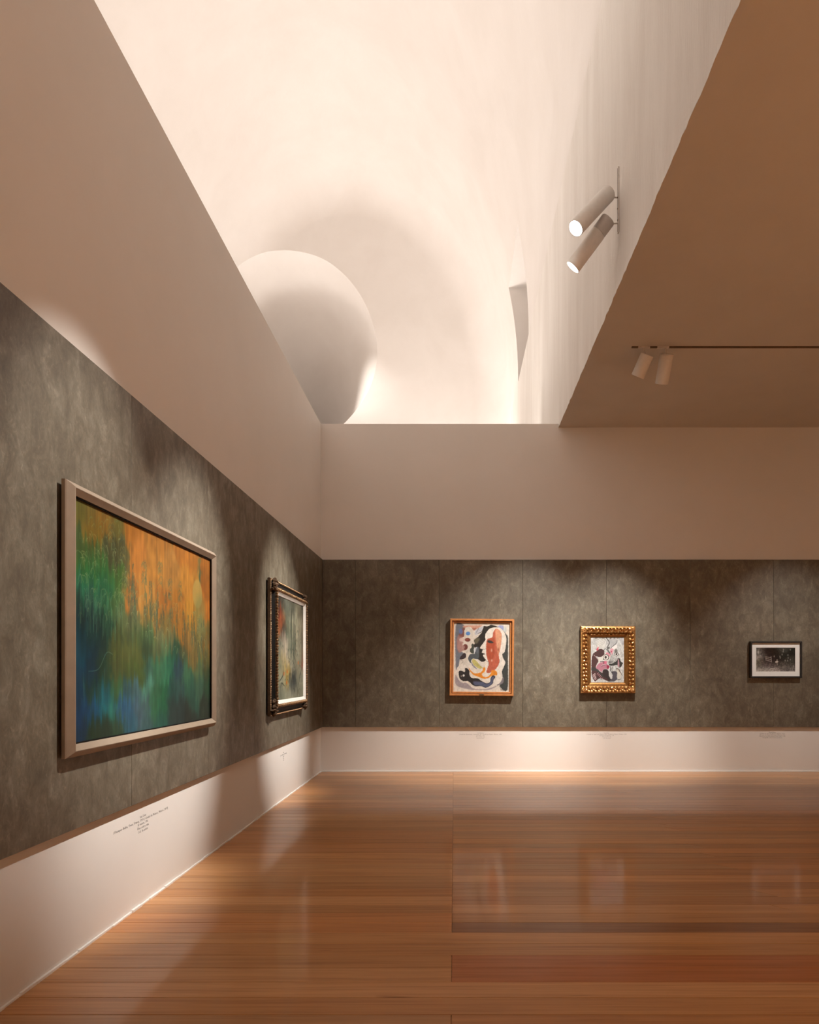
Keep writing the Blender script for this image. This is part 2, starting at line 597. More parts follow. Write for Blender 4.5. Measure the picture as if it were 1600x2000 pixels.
def spotlight(label, group, mount, pivot, target, length, power, angle, blend, lit=True, two_tone=False, rad=0.073, softness=0.022):
    """cylindrical head; mount = point on the track, pivot = centre of the rear end"""
    e = empty('spotlight', mount)
    tag(e, label, 'spotlight', group)
    d = (Vector(target) - Vector(pivot)).normalized()
    q = d.to_track_quat('Z', 'Y')
    base = Vector(pivot) - Vector(mount)
    def place(o):
        o.location = base
        o.rotation_euler = q.to_euler()
        return o
    c0 = length * 0.27 if two_tone else 0.0
    bm = bmesh.new()
    add_lathe(bm, [(0.0, c0 if two_tone else 0.0), (rad * 0.93, c0), (rad, c0 + 0.006), (rad, length), (rad * 0.93, length), (rad * 0.90, length - 0.02), (0.0, length - 0.02)], 40)
    place(obj('body', bm, M_LAMP, e, True, 35))
    if two_tone:
        bm = bmesh.new()
        add_lathe(bm, [(0.0, 0.0), (rad * 0.90, 0.0), (rad * 0.97, 0.007), (rad * 0.97, c0), (0.0, c0)], 40)
        place(obj('rear_cap', bm, M_LAMP2, e, True, 35))
    bm = bmesh.new()
    add_lathe(bm, [(0.0, length - 0.018), (rad * 0.89, length - 0.018), (rad * 0.89, length - 0.008), (0.0, length - 0.004)], 32)
    place(obj('lens', bm, M_LENS if lit else M_DARKIN, e, True, 35))
    bm = bmesh.new()
    off = base + d * (length * 0.10)
    add_cyl(bm, (0, 0, 0), off, 0.0065, n=12)
    obj('stem', bm, M_TRACKW, e, True, 40)
    spot_light('spot_beam', Vector(pivot) + d * (length + 0.012), target, power, angle, blend, softness)
    return e

# pair on the short vertical track fixed to the tall plaster wall
tr = empty('lighting_track', (XO + 0.006, 6.19, 5.545))
tag(tr, 'short vertical pale lighting track on the rough plaster wall', 'light track')
bm = box(-0.012, 0.006, -0.017, 0.017, 0.0, 0.61)
bmesh.ops.bevel(bm, geom=[e for e in bm.edges], offset=0.002, segments=1, affect='EDGES')
obj('rail', bm, M_TRACKW, tr)
obj('slot', box(-0.0135, -0.0115, -0.004, 0.004, 0.01, 0.60), M_TRACK, tr)
for zz in (0.115, 0.22, 0.325):
    bm = bmesh.new(); add_cyl(bm, (-0.017, -0.008, zz), (-0.011, -0.008, zz), 0.006, n=12)
    obj('screw', bm, M_TRACK, tr)
G1 = 'spotlights on the vertical wall track'
spotlight('upper white cylinder spotlight with glowing lens on vertical wall track', G1, (XO - 0.006, 6.19, 5.874), (1.435, 6.18, 5.905), (-1.90, 4.68, 1.62), 0.56, 2200, 27, 0.9)
spotlight('lower white cylinder spotlight with grey rear cap on vertical wall track', G1, (XO - 0.006, 6.19, 5.635), (1.435, 6.18, 5.665), (-1.90, 7.50, 1.65), 0.50, 2100, 28, 0.85, two_tone=True)

# a second short track on the same wall, nearer the viewer and above the picture
tr1 = empty('lighting_track', (XO + 0.006, 3.7, 5.545))
tag(tr1, 'short vertical pale lighting track on the plaster wall, nearest the viewer', 'light track')
obj('rail', box(-0.012, 0.006, -0.017, 0.017, 0.0, 0.61), M_TRACKW, tr1)
obj('slot', box(-0.0135, -0.0115, -0.004, 0.004, 0.01, 0.60), M_TRACK, tr1)
spotlight('white cylinder spotlight on the plaster wall track nearest the viewer', G1, (XO - 0.006, 3.7, 5.874), (1.435, 3.69, 5.905), (-1.90, 3.42, 2.10), 0.56, 1250, 26, 0.9)

# long ceiling track with heads aimed at the back wall
YT = 7.32
tr2 = empty('lighting_track', (1.957, YT, ZC))
tag(tr2, 'long thin bronze lighting track across the flat brown ceiling', 'light track')
obj('rail', box(0.0, 5.2, -0.010, 0.010, -0.014, 0.0), M_TRACK, tr2)
for xx in (0.07, 0.28, 2.4, 3.6):
    obj('adapter', box(xx, xx + 0.13, -0.012, 0.012, -0.018, -0.0005), M_TRACKW, tr2)
G2 = 'spotlights on the ceiling track'
spotlight('short white spotlight at the left end of the ceiling track', G2, (2.090, YT, ZC - 0.024), (2.125, YT - 0.015, 4.945), (0.55, YP - 0.05, 1.0), 0.235, 1150, 47, 1.0)
spotlight('longer white spotlight, second from the left on the ceiling track', G2, (2.330, YT, ZC - 0.024), (2.340, YT - 0.015, 4.950), (2.20, YP - 0.05, 1.05), 0.30, 950, 47, 1.0)
spotlight('white spotlight at the right end of the ceiling track', G2, (5.60, YT, ZC - 0.024), (5.60, YT - 0.015, 4.945), (4.60, YP - 0.05, 1.20), 0.30, 430, 46, 1.0)

# accent spots added out of view inside the vault: one on its left wall grazing the round recess, one on the upper floor grazing the plaster wall
spotlight('white spotlight high on the left vault wall beside the round recess', 'accent spotlights in the vault', (VXL, 17.4, 11.4), (VXL + 0.15, 17.4, 11.4), (-2.80, 21.5, 10.2), 0.35, 1800, 28, 1.0)
spotlight('white spotlight standing on the upper floor beside the plaster wall', 'accent spotlights in the vault', (0.9, 12.0, 3.8), (0.9, 12.0, 3.95), (1.52, 12.6, 6.2), 0.30, 230, 66, 1.0)

# unseen fill heads added on a second ceiling track over the near half of the room, lighting the floor and walls behind the viewer
fill_track = empty('lighting_track', (4.6, -3.2, ZC))
tag(fill_track, 'long bronze lighting track over the near half of the room', 'light track')
obj('rail', box(-0.010, 0.010, 0.0, 6.4, -0.014, 0.0), M_TRACK, fill_track)
for yy, tg, lb in ((-2.6, (3.2, -2.8, 0), 'white spotlight on the near ceiling track, farthest back'), (-0.9, (3.4, -0.8, 0), 'white spotlight on the near ceiling track, second from the back'),
                   (0.9, (5.0, 0.9, 0), 'white spotlight on the near ceiling track, third from the back'), (2.6, (5.6, 2.6, 0), 'white spotlight on the near ceiling track, nearest the back wall')):
    spotlight(lb, 'spotlights on the near ceiling track', (4.6, yy, ZC - 0.014), (4.6, yy, 4.945), tg, 0.30, 1450, 75, 1.0)

# ------------------------------------------------------------------ little software painter for the pictures
def vnoise(H, Wd, fx, fy, seed):
    r = np.random.RandomState(seed)
    g = r.rand(int(fy) + 3, int(fx) + 3)
    yy = np.linspace(0, fy, H)[:, None]; xx = np.linspace(0, fx, Wd)[None, :]
    yi = yy.astype(int); xi = xx.astype(int)
    fyy = yy - yi; fxx = xx - xi
    fyy = fyy * fyy * (3 - 2 * fyy); fxx = fxx * fxx * (3 - 2 * fxx)
    a = g[yi, xi]; b = g[yi, xi + 1]; c = g[yi + 1, xi]; d = g[yi + 1, xi + 1]
    return (a * (1 - fxx) + b * fxx) * (1 - fyy) + (c * (1 - fxx) + d * fxx) * fyy - 0.5

class Art:
    """x to the right, y downward, both in the drawing's own units (x0..x1, y0..y1)"""
    def __init__(s, x0, x1, y0, y1, Wd, H, bg):
        s.x0, s.x1, s.y0, s.y1, s.W, s.H = x0, x1, y0, y1, Wd, H
        s.a = np.zeros((H, Wd, 3)); s.a[:] = bg
        s.X = np.linspace(x0, x1, Wd)[None, :] * np.ones((H, 1))
        s.Y = np.linspace(y0, y1, H)[:, None] * np.ones((1, Wd))
        s.px = (x1 - x0) / Wd
        s.wx = 0; s.wy = 0
    def put(s, m, col, al=1.0):
        m = (m * al)[..., None]
        s.a[:] = s.a * (1 - m) + np.array(col, float) * m
    def dist(s, pts, closed):
        D = np.full(s.X.shape, 1e9)
        n = len(pts)
        X = s.X + s.wx; Y = s.Y + s.wy
        for i in range(n if closed else n - 1):
            ax, ay = pts[i]; bx, by = pts[(i + 1) % n]
            dx, dy = bx - ax, by - ay
            L = dx * dx + dy * dy + 1e-9
            t = np.clip(((X - ax) * dx + (Y - ay) * dy) / L, 0, 1)
            D = np.minimum(D, (X - ax - t * dx) ** 2 + (Y - ay - t * dy) ** 2)
        return np.sqrt(D)
    def poly(s, pts, col, al=1.0, soft=None, smooth=True, jitter=0.0):
        if smooth: pts = [(p.x, p.y) for p in spline([(x, y, 0) for x, y in pts], 4)]
        soft = soft or s.px * 0.8
        X = s.X + s.wx; Y = s.Y + s.wy
        ins = np.zeros(s.X.shape, bool)
        n = len(pts)
        for i in range(n):
            ax, ay = pts[i]; bx, by = pts[(i + 1) % n]
            if ay == by: continue
            c = ((ay > Y) != (by > Y)) & (X < (bx - ax) * (Y - ay) / (by - ay) + ax)
            ins ^= c
        d = s.dist(pts, True)
        sd = np.where(ins, d, -d)
        s.put(np.clip(sd / (2 * soft) + 0.5, 0, 1), col, al)
    def ell(s, cx, cy, rx, ry, col, al=1.0, rot=0.0, soft=None):
        c, q = math.cos(rot), math.sin(rot)
        dx, dy = s.X - cx, s.Y - cy
        r = np.sqrt(((dx * c + dy * q) / rx) ** 2 + ((-dx * q + dy * c) / ry) ** 2)
        soft = (soft or s.px) / min(rx, ry)
        s.put(np.clip((1 - r) / (2 * soft) + 0.5, 0, 1), col, al)
    def line(s, pts, w, col, al=1.0, smooth=True):
        if smooth and len(pts) > 2:
            P = [pts[0]] + list(pts) + [pts[-1]]
            out = []
            for i in range(1, len(P) - 2):
                p0, p1, p2, p3 = [np.array(q, float) for q in P[i - 1:i + 3]]
                for k in range(5):
                    t = k / 5
                    out.append(tuple(0.5 * ((2 * p1) + (-p0 + p2) * t + (2 * p0 - 5 * p1 + 4 * p2 - p3) * t * t + (-p0 + 3 * p1 - 3 * p2 + p3) * t ** 3)))
            out.append(pts[-1]); pts = out
        xs = [p[0] for p in pts]; ys = [p[1] for p in pts]
        m = w + 3 * s.px
        j0 = max(0, int((min(xs) - m - s.x0) / (s.x1 - s.x0) * s.W)); j1 = min(s.W, int((max(xs) + m - s.x0) / (s.x1 - s.x0) * s.W) + 2)
        i0 = max(0, int((min(ys) - m - s.y0) / (s.y1 - s.y0) * s.H)); i1 = min(s.H, int((max(ys) + m - s.y0) / (s.y1 - s.y0) * s.H) + 2)
        if j1 <= j0 or i1 <= i0: return
        X = s.X[i0:i1, j0:j1]; Y = s.Y[i0:i1, j0:j1]
        D = np.full(X.shape, 1e9)
        for (ax, ay), (bx, by) in zip(pts[:-1], pts[1:]):
            dx, dy = bx - ax, by - ay
            L = dx * dx + dy * dy + 1e-9
            t = np.clip(((X - ax) * dx + (Y - ay) * dy) / L, 0, 1)
            D = np.minimum(D, (X - ax - t * dx) ** 2 + (Y - ay - t * dy) ** 2)
        k = np.clip((w / 2 - np.sqrt(D)) / s.px + 0.5, 0, 1)[..., None] * al
        sub = s.a[i0:i1, j0:j1]
        sub[:] = sub * (1 - k) + np.array(col, float) * k
    def rbf(s, pts, sx, sy, al=1.0):
        num = np.zeros(s.a.shape); den = np.zeros(s.X.shape) + 1e-12
        X = s.X + s.wx; Y = s.Y + s.wy
        for x, y, c in pts:
            w = np.exp(-((X - x) / sx) ** 2 - ((Y - y) / sy) ** 2) + 1e-9
            num += w[..., None] * np.array(c, float); den += w
        s.a[:] = s.a * (1 - al) + al * num / den[..., None]
    def mesh(s, name, w, h, z, mat, parent, cx, cy, gain=1.0):
        """flat w x h sheet centred on (cx, cy) at height z in the picture's own axes"""
        H, Wd = s.H, s.W
        xs = np.linspace(-w / 2, w / 2, Wd) + cx; ysv = np.linspace(h / 2, -h / 2, H) + cy
        co = np.zeros((H, Wd, 3)); co[..., 0] = xs[None, :]; co[..., 1] = ysv[:, None]; co[..., 2] = z
        idx = np.arange(H * Wd).reshape(H, Wd)
        f = np.stack([idx[1:, :-1], idx[1:, 1:], idx[:-1, 1:], idx[:-1, :-1]], -1).reshape(-1, 4)
        me = bpy.data.meshes.new(name)
        me.vertices.add(H * Wd); me.vertices.foreach_set('co', co.ravel())
        nf = len(f)
        me.loops.add(nf * 4); me.loops.foreach_set('vertex_index', f.ravel().astype(np.int32))
        me.polygons.add(nf); me.polygons.foreach_set('loop_start', np.arange(0, nf * 4, 4, dtype=np.int32))
        me.update(calc_edges=True)
        c = np.clip(s.a, 0, 255) / 255.0
        lin = np.where(c <= 0.04045, c / 12.92, ((c + 0.055) / 1.055) ** 2.4) * gain
        rgba = np.ones((H * Wd, 4)); rgba[:, :3] = np.clip(lin.reshape(-1, 3), 0, 0.95)
        at = me.color_attributes.new('paint', 'FLOAT_COLOR', 'POINT')
        at.data.foreach_set('color', rgba.ravel())
        me.materials.append(mat)
        o = bpy.data.objects.new(name, me)
        C.objects.link(o)
        o.parent = parent
        return o

# ------------------------------------------------------------------ picture frames
def frame_ring(w, h, prof, bm=None):
    """sweep a profile [(inset, height)...] round a w x h rectangle whose bottom centre is the origin"""
    bm = bm or bmesh.new()
    rings = []
    for ins, z in prof:
        x, y0, y1 = w / 2 - ins, ins, h - ins
        rings.append([bm.verts.new(p) for p in ((-x, y0, z), (x, y0, z), (x, y1, z), (-x, y1, z))])
    for a, b in zip(rings[:-1], rings[1:]):
        for i in range(4):
            j = (i + 1) % 4
            bm.faces.new((a[i], a[j], b[j], b[i]))
    return bm

def picture(name, label, x, y, z, side):
    rot = (PI / 2, 0, 0) if side == 'back' else (PI / 2, 0, PI / 2)
    e = empty(name, (x, y, z), rot)
    tag(e, label, 'painting')
    return e

def add_leaf(bm, cx, cy, cz, lx, ly, lz, rot, n=8):
    c, s = math.cos(rot), math.sin(rot)
    def P(a, b, h): return bm.verts.new((cx + a * c - b * s, cy + a * s + b * c, cz + h))
    base = [P(lx * math.cos(2 * PI * i / n), ly * math.sin(2 * PI * i / n) * (1 - 0.35 * math.cos(2 * PI * i / n)), 0) for i in range(n)]
    mid = [P(0.68 * lx * math.cos(2 * PI * i / n), 0.62 * ly * math.sin(2 * PI * i / n), lz * 0.75) for i in range(n)]
    top = P(-0.1 * lx, 0, lz)
    for i in range(n):
        j = (i + 1) % n
        bm.faces.new((base[i], base[j], mid[j], mid[i]))
        bm.faces.new((mid[i], mid[j], top))

def carve_side(bm, x0, y0, x1, y1, z, wid, pitch, lz, rnd):
    L = math.hypot(x1 - x0, y1 - y0)
    n = max(2, int(L / pitch))
    a = math.atan2(y1 - y0, x1 - x0)
    for i in range(n):
        t = (i + 0.5) / n
        cx, cy = x0 + (x1 - x0) * t, y0 + (y1 - y0) * t
        nx, ny = -math.sin(a), math.cos(a)
        s = 1 if i % 2 else -1
        o = s * wid * 0.22
        add_leaf(bm, cx + nx * o, cy + ny * o, z, pitch * 0.62, wid * 0.24, lz * rnd.uniform(0.7, 1.1), a + s * rnd.uniform(0.5, 0.9))
        add_leaf(bm, cx - nx * o * 1.3, cy - ny * o * 1.3, z, pitch * 0.36, wid * 0.17, lz * rnd.uniform(0.4, 0.8), a - s * rnd.uniform(0.2, 0.8))
        add_leaf(bm, cx, cy, z, pitch * 0.22, pitch * 0.2, lz * 1.05, a)

def beads(bm, w, h, ins, z, r, pitch):
    x, y0, y1 = w / 2 - ins, ins, h - ins
    for (ax, ay), (bx, by) in (((-x, y0), (x, y0)), ((x, y0), (x, y1)), ((x, y1), (-x, y1)), ((-x, y1), (-x, y0))):
        n = int(math.hypot(bx - ax, by - ay) / pitch)
        for i in range(n):
            t = i / n
            add_leaf(bm, ax + (bx - ax) * t, ay + (by - ay) * t, z, r, r, r * 0.8, 0, 6)

# ---- 1. big reed landscape in a champagne frame, left wall
y0, y1, zb, zt = 3.21, 5.195, 1.031, 2.387
w, h = y1 - y0, zt - zb
p1 = picture('painting', 'large orange, green and blue abstract reed painting in plain champagne frame', XP + 0.014, (y0 + y1) / 2, zb, 'left')
obj('frame', frame_ring(w, h, [(0.003, 0.001), (0.0, 0.004), (0.0, 0.020), (0.004, 0.026), (0.030, 0.053), (0.034, 0.054), (0.060, 0.034), (0.064, 0.031), (0.064, 0.010)]), M_CHAMP, p1)
obj('inner_lip', frame_ring(w, h, [(0.0645, 0.012), (0.0645, 0.026), (0.0705, 0.026), (0.0705, 0.012)]), M_BLACK, p1)  # black ring standing in for the shadow gap round the canvas
obj('backing', box(-w / 2 + 0.01, w / 2 - 0.01, 0.01, h - 0.01, 0.001, 0.008), M_BACKING, p1)
XC = XP + 0.016
def left_px(u, v, X=XC):
    yy = F * (-X) / (PU - u)
    return yy, EYE + (PV - v) * yy / F
iw, ih = w - 0.138, h - 0.138
A = Art(0, iw, 0, ih, 630, 420, (90, 90, 60))
def lp(u, v):
    yy, zz = left_px(u, v)
    return (yy - (y0 + 0.069), (zt - 0.069) - zz)
CP = """150,985,110,95,40 165,1000,125,95,45 200,1010,150,100,40 175,1040,140,100,35 150,1060,75,85,50 225,1030,118,98,50 235,1070,95,85,55 245,1030,185,105,40 300,1050,185,110,45 360,1080,185,105,40 410,1110,165,90,30 410,1160,165,88,28 300,1100,195,120,55 260,1090,190,110,50 330,1120,190,120,60 360,1140,195,120,50 250,1160,180,105,50 280,1170,190,120,60 320,1180,185,105,45 345,1180,185,110,45 370,1200,195,125,50 400,1200,185,100,35 155,1080,70,95,45 180,1090,80,95,50 210,1090,85,80,55 160,1110,50,105,60 180,1120,50,110,60 200,1115,60,110,60 155,1140,40,110,90 185,1140,45,115,90 205,1150,45,105,75 225,1140,75,100,50 150,1170,30,65,60 175,1175,45,95,85 200,1180,50,105,80 220,1180,75,100,60 155,1200,20,50,60 180,1210,25,50,55 205,1220,40,80,65 230,1200,90,105,75 240,1215,95,95,65 260,1210,95,95,70 285,1200,150,105,55 300,1215,170,105,50 320,1220,140,105,60 340,1210,175,105,45 375,1215,190,120,45 390,1230,130,115,75 410,1230,120,90,45 150,1240,15,60,80 180,1250,20,55,60 200,1240,30,55,50 225,1240,70,75,45 250,1240,75,80,50 270,1235,70,80,50 290,1240,80,100,70 310,1245,120,110,80 330,1250,130,115,80 350,1240,170,105,45 365,1260,150,105,60 385,1250,120,100,60 400,1260,140,95,45 150,1280,15,70,100 180,1280,15,50,70 200,1290,35,60,50 220,1270,85,85,45 245,1270,90,88,48 265,1275,85,85,45 283,1265,50,65,45 300,1270,95,95,65 320,1265,100,120,90 335,1270,40,80,65 355,1280,75,80,60 375,1290,130,100,60 400,1290,110,90,50 150,1320,15,60,95 175,1320,15,50,75 200,1320,35,60,45 225,1305,80,80,45 250,1310,78,85,42 270,1310,70,80,40 285,1310,55,85,80 300,1300,60,105,85 320,1300,60,115,95 330,1300,40,100,85 345,1310,45,70,90 360,1310,65,105,85 385,1310,85,100,75 405,1310,55,65,45 150,1360,15,60,100 175,1350,30,65,60 200,1350,20,85,110 225,1345,60,90,60 245,1350,50,80,95 262,1350,70,95,110 285,1340,85,130,125 300,1350,55,95,75 315,1350,35,95,70 330,1350,35,75,75 345,1345,50,80,85 365,1340,50,90,80 385,1340,60,90,80 405,1340,40,65,50 150,1400,20,60,110 175,1390,20,75,130 195,1380,25,95,120 215,1385,45,110,110 232,1380,40,80,130 245,1390,50,95,145 262,1390,75,90,115 280,1380,75,95,110 295,1380,55,105,80 315,1380,35,95,75 330,1380,40,60,65 350,1385,45,60,65 370,1370,45,80,75 400,1380,40,50,45 150,1440,20,55,95 175,1425,35,55,40 200,1420,40,55,45 225,1410,50,70,55 250,1410,50,90,120 280,1410,65,90,105 310,1405,45,95,95 340,1400,45,60,65 365,1390,40,45,45 405,1400,40,45,40"""
cps = []
for q in CP.split():
    u, v, r, g, b = [float(t) for t in q.split(',')]
    x, yv = lp(u, v)
    cps.append((x, yv, (r, g, b)))
A.wy = 0.08 * vnoise(420, 630, 90, 5, 1) + 0.06 * vnoise(420, 630, 200, 9, 2)
A.wx = 0.05 * vnoise(420, 630, 60, 30, 3)
A.rbf(cps, 0.060, 0.056)
A.wx = A.wy = 0
A.a *= (1 + 0.20 * vnoise(420, 630, 160, 6, 4) + 0.16 * vnoise(420, 630, 60, 25, 5))[..., None]
mx, my = lp(382, 1160)
A.ell(mx, my, 0.090, 0.105, (190, 145, 85), 0.8, soft=0.008)
A.ell(mx + 0.05, my + 0.13, 0.10, 0.13, (130, 120, 80), 0.55, soft=0.03)
rn = random.Random(3)
for i in range(55):      # wispy dark reed heads against the orange
    u = rn.uniform(240, 405); v = 1130 + (u - 240) * 0.72 + rn.uniform(-25, 45)
    x, yv = lp(u, v)
    for k in range(10):
        yy = yv + rn.uniform(-0.07, 0.07); xx = x + rn.uniform(-0.012, 0.012)
        A.line([(xx, yy), (xx + rn.uniform(-0.01, 0.01), yy + rn.uniform(0.02, 0.06))], rn.uniform(0.004, 0.010), rn.choice(((92, 88, 66), (78, 80, 70), (110, 100, 70))), rn.uniform(0.35, 0.75), False)
for u, v in ((213, 1040), (235, 1068), (277, 1115), (309, 1118), (328, 1150), (348, 1155), (297, 1200), (330, 1205), (238, 1140), (255, 1170), (384, 1225)):
    x, yv = lp(u, v)
    for k in range(40):
        a = rn.uniform(-0.06, 0.08); s = rn.choice((-1, 1))
        A.line([(x, yv + a), (x + s * rn.uniform(0.008, 0.022), yv + a - 0.012), (x + s * rn.uniform(0.02, 0.04), yv + a + 0.012)], 0.0035, rn.choice(((80, 82, 72), (110, 105, 80), (150, 130, 85))), 0.5)
for i in range(300):     # fine scratched leaves
    if rn.random() < 0.5: u = rn.uniform(150, 235); v = rn.uniform(1000, 1200)
    else: u = rn.uniform(230, 400); v = 1150 + (u - 230) * 0.55 + rn.uniform(-50, 60)
    x, yv = lp(u, v)
    col = rn.choice(((165, 165, 130), (130, 145, 115), (185, 175, 140), (120, 130, 90)))
    base_a = rn.uniform(-0.4, 0.4)
    for k in range(rn.randint(1, 3)):
        an = base_a + rn.uniform(-1.1, 1.1) + PI / 2; l = rn.uniform(0.015, 0.055)
        ex, ey = x + l * math.cos(an), yv + l * math.sin(an)
        A.line([(x, yv), ((x + ex) / 2 + rn.uniform(-0.2, 0.2) * l, (yv + ey) / 2 - 0.25 * l), (ex, ey)], 0.0034, col, rn.uniform(0.2, 0.55))
for i in range(120):     # vertical drips
    u = rn.uniform(150, 235); v = 1150 + rn.uniform(-15, 60) + (u - 150) * 0.3
    x, yv = lp(u, v)
    A.line([(x, yv), (x, yv + rn.uniform(0.03, 0.12))], 0.004, (120, 160, 140), rn.uniform(0.12, 0.4), False)
for i in range(160):
    x = rn.uniform(0, iw); yv = rn.uniform(0.35 * ih, ih)
    A.line([(x, yv), (x, yv + rn.uniform(0.03, 0.15))], rn.uniform(0.003, 0.008), rn.choice(((30, 45, 45), (95, 140, 130), (60, 90, 110))), rn.uniform(0.1, 0.25), False)
A.line([lp(168, 1311), lp(188, 1306), lp(203, 1275), lp(215, 1278)], 0.0035, (140, 170, 165), 0.45)
A.a *= np.array((0.93, 1.03, 0.9))
A.mesh('canvas', iw, ih, 0.016, M_CANVAS, p1, 0, h / 2, 0.62)

for sx in (-1, 1):
    for yy in (0.06, h - 0.10):
        obj('bumper', box(sx * (w / 2 - 0.08) - 0.02, sx * (w / 2 - 0.08) + 0.02, yy, yy + 0.04, -0.0140, 0.002), M_BACKING, p1)

# ---- 2. dark ornate frame, left wall
y0, y1, zb, zt = 6.76, 8.33, 1.005, 2.415
w, h = y1 - y0, zt - zb
p2 = picture('painting', 'grey-green abstract painting in dark ornate black and gilt frame on left wall', XP + 0.012, (y0 + y1) / 2, zb, 'left')
obj('frame', frame_ring(w, h, [(0.006, 0.001), (0.0, 0.005), (0.0, 0.030), (0.022, 0.036), (0.026, 0.030), (0.088, 0.060), (0.092, 0.060)]), M_BLACK, p2)
obj('outer_gilding', frame_ring(w, h, [(-0.002, 0.006), (-0.002, 0.032), (0.010, 0.040), (0.020, 0.037), (0.020, 0.030)]), M_DULLGOLD, p2)
obj('inner_gilding', frame_ring(w, h, [(0.086, 0.054), (0.090, 0.078), (0.104, 0.084), (0.114, 0.074), (0.114, 0.03)]), M_DULLGOLD, p2)
rnd = random.Random(5)
bm = bmesh.new()
for (ax, ay), (bx, by) in (((-w / 2, 0.10), (w / 2, 0.10)), ((-w / 2, h - 0.10), (w / 2, h - 0.10))):
    carve_side(bm, ax + 0.10, ay, bx - 0.10, by, 0.076, 0.034, 0.030, 0.016, rnd)
for sx in (-1, 1):
    carve_side(bm, sx * (w / 2 - 0.10), 0.10, sx * (w / 2 - 0.10), h - 0.10, 0.076, 0.034, 0.030, 0.016, rnd)
beads(bm, w, h, 0.008, 0.036, 0.008, 0.018)
obj('carving', bm, plain('worn_gilt_carving', (0.26, 0.155, 0.075), 0.38, 0.6, 0.4, 60, 0.3), p2)
for sx in (-1, 1):
    for sy in (0, 1):
        bm = bmesh.new()
        cx, cy = sx * (w / 2 - 0.055), 0.055 if sy == 0 else h - 0.055
        for k in range(34):
            a = rnd.uniform(0, 2 * PI); r = rnd.uniform(0.0, 0.062)
            dx, dy = r * math.cos(a), r * math.sin(a)
            if rnd.random() < 0.5: dx = -sx * abs(dx) * 2.0
            else: dy = (1 if sy == 0 else -1) * abs(dy) * 2.0
            add_leaf(bm, cx + max(-0.13, min(0.13, dx)), cy + max(-0.13, min(0.13, dy)), 0.040 + 0.022 * rnd.random(), 0.024, 0.013, 0.028, a)
        obj('corner_ornament', bm, M_DULLGOLD, p2)
obj('liner', frame_ring(w, h, [(0.112, 0.06), (0.116, 0.070), (0.150, 0.052), (0.152, 0.046), (0.152, 0.030)]), M_LINER, p2)
obj('backing', box(-w / 2 + 0.02, w / 2 - 0.02, 0.02, h - 0.02, 0.001, 0.012), M_BACKING, p2)
iw, ih = w - 0.30, h - 0.30
A = Art(0, 1, 0, 1, 240, 240, (140, 140, 120))
nz = lambda a, b, s: vnoise(240, 240, a, b, s)
def q2(x, yv):          # coordinates of the enlarged crop -> 0..1 on the canvas
    u = 500 + x / 6.45; v = 1110 + yv / 6.45
    yy, zz = left_px(u, v, XP + 0.045)
    return ((yy - (y0 + 0.15)) / iw, ((zt - 0.15) - zz) / ih)
cps = []
for x, yv, c in ((280, 380, (52, 50, 44)), (320, 420, (70, 68, 58)), (380, 420, (110, 112, 98)), (450, 470, (90, 90, 76)), (520, 520, (120, 115, 95)), (580, 540, (90, 85, 68)),
                 (280, 560, (100, 50, 35)), (300, 650, (150, 70, 45)), (330, 640, (150, 115, 80)), (285, 760, (160, 95, 55)), (350, 560, (95, 100, 85)), (400, 620, (120, 125, 105)),
                 (330, 780, (45, 40, 36)), (400, 780, (110, 118, 95)), (480, 700, (150, 148, 125)), (540, 720, (155, 148, 122)), (590, 760, (110, 92, 70)),
                 (340, 900, (170, 160, 140)), (420, 920, (135, 140, 118)), (520, 900, (160, 155, 130)), (580, 950, (120, 110, 88)), (290, 1000, (120, 122, 105)), (350, 1060, (190, 178, 155)),
                 (440, 1040, (105, 112, 95)), (520, 1080, (150, 148, 125)), (580, 1120, (130, 112, 85)), (330, 1180, (185, 165, 115)), (300, 1220, (130, 130, 105)), (420, 1200, (170, 165, 140)), (520, 1220, (145, 140, 115)), (600, 1200, (150, 75, 50)),
                 (380, 1340, (190, 160, 85)), (320, 1400, (150, 150, 125)), (460, 1400, (62, 66, 62)), (430, 1450, (85, 88, 80)), (540, 1400, (140, 140, 118)), (300, 1600, (125, 128, 108)), (400, 1560, (150, 150, 128)), (500, 1560, (140, 140, 118)), (580, 1550, (135, 135, 112))):
    a, b = q2(x, yv)
    cps.append((a, b, c))
A.wy = 0.14 * nz(50, 4, 11) + 0.05 * nz(90, 20, 12)
A.wx = 0.08 * nz(14, 14, 13)
A.rbf(cps, 0.09, 0.075)
A.wx = A.wy = 0
A.a *= (1 + 0.25 * nz(55, 4, 14) + 0.15 * nz(30, 40, 15))[..., None]
rn = random.Random(9)
for i in range(26):
    x = rn.uniform(0.42, 0.95); yv = rn.uniform(0.05, 0.25)
    A.line([(x, yv), (x + rn.uniform(-0.02, 0.02), yv + 0.2), (x + rn.uniform(-0.02, 0.02), yv + rn.uniform(0.3, 0.5))], rn.uniform(0.008, 0.02), rn.choice(((70, 70, 58), (185, 180, 155), (180, 172, 140), (85, 85, 70))), rn.uniform(0.35, 0.7))
for i in range(60):
    x = rn.uniform(0.02, 0.95); yv = rn.uniform(0.3, 0.95); s = rn.choice((-1, 1))
    A.line([(x, yv), (x + s * 0.03, yv - 0.02), (x + s * 0.07, yv + rn.uniform(0, 0.04))], rn.uniform(0.006, 0.014), rn.choice(((60, 64, 54), (75, 85, 68), (50, 50, 44))), rn.uniform(0.3, 0.65))
for x, yv in ((340, 1330), (380, 1300), (520, 1190), (375, 1440)):
    a, b = q2(x, yv)
    A.ell(a, b, 0.018, 0.02, (200, 105, 45), 0.8)
A.line([q2(285, 1420), q2(330, 1340), q2(332, 1230)], 0.012, (55, 60, 50), 0.8)
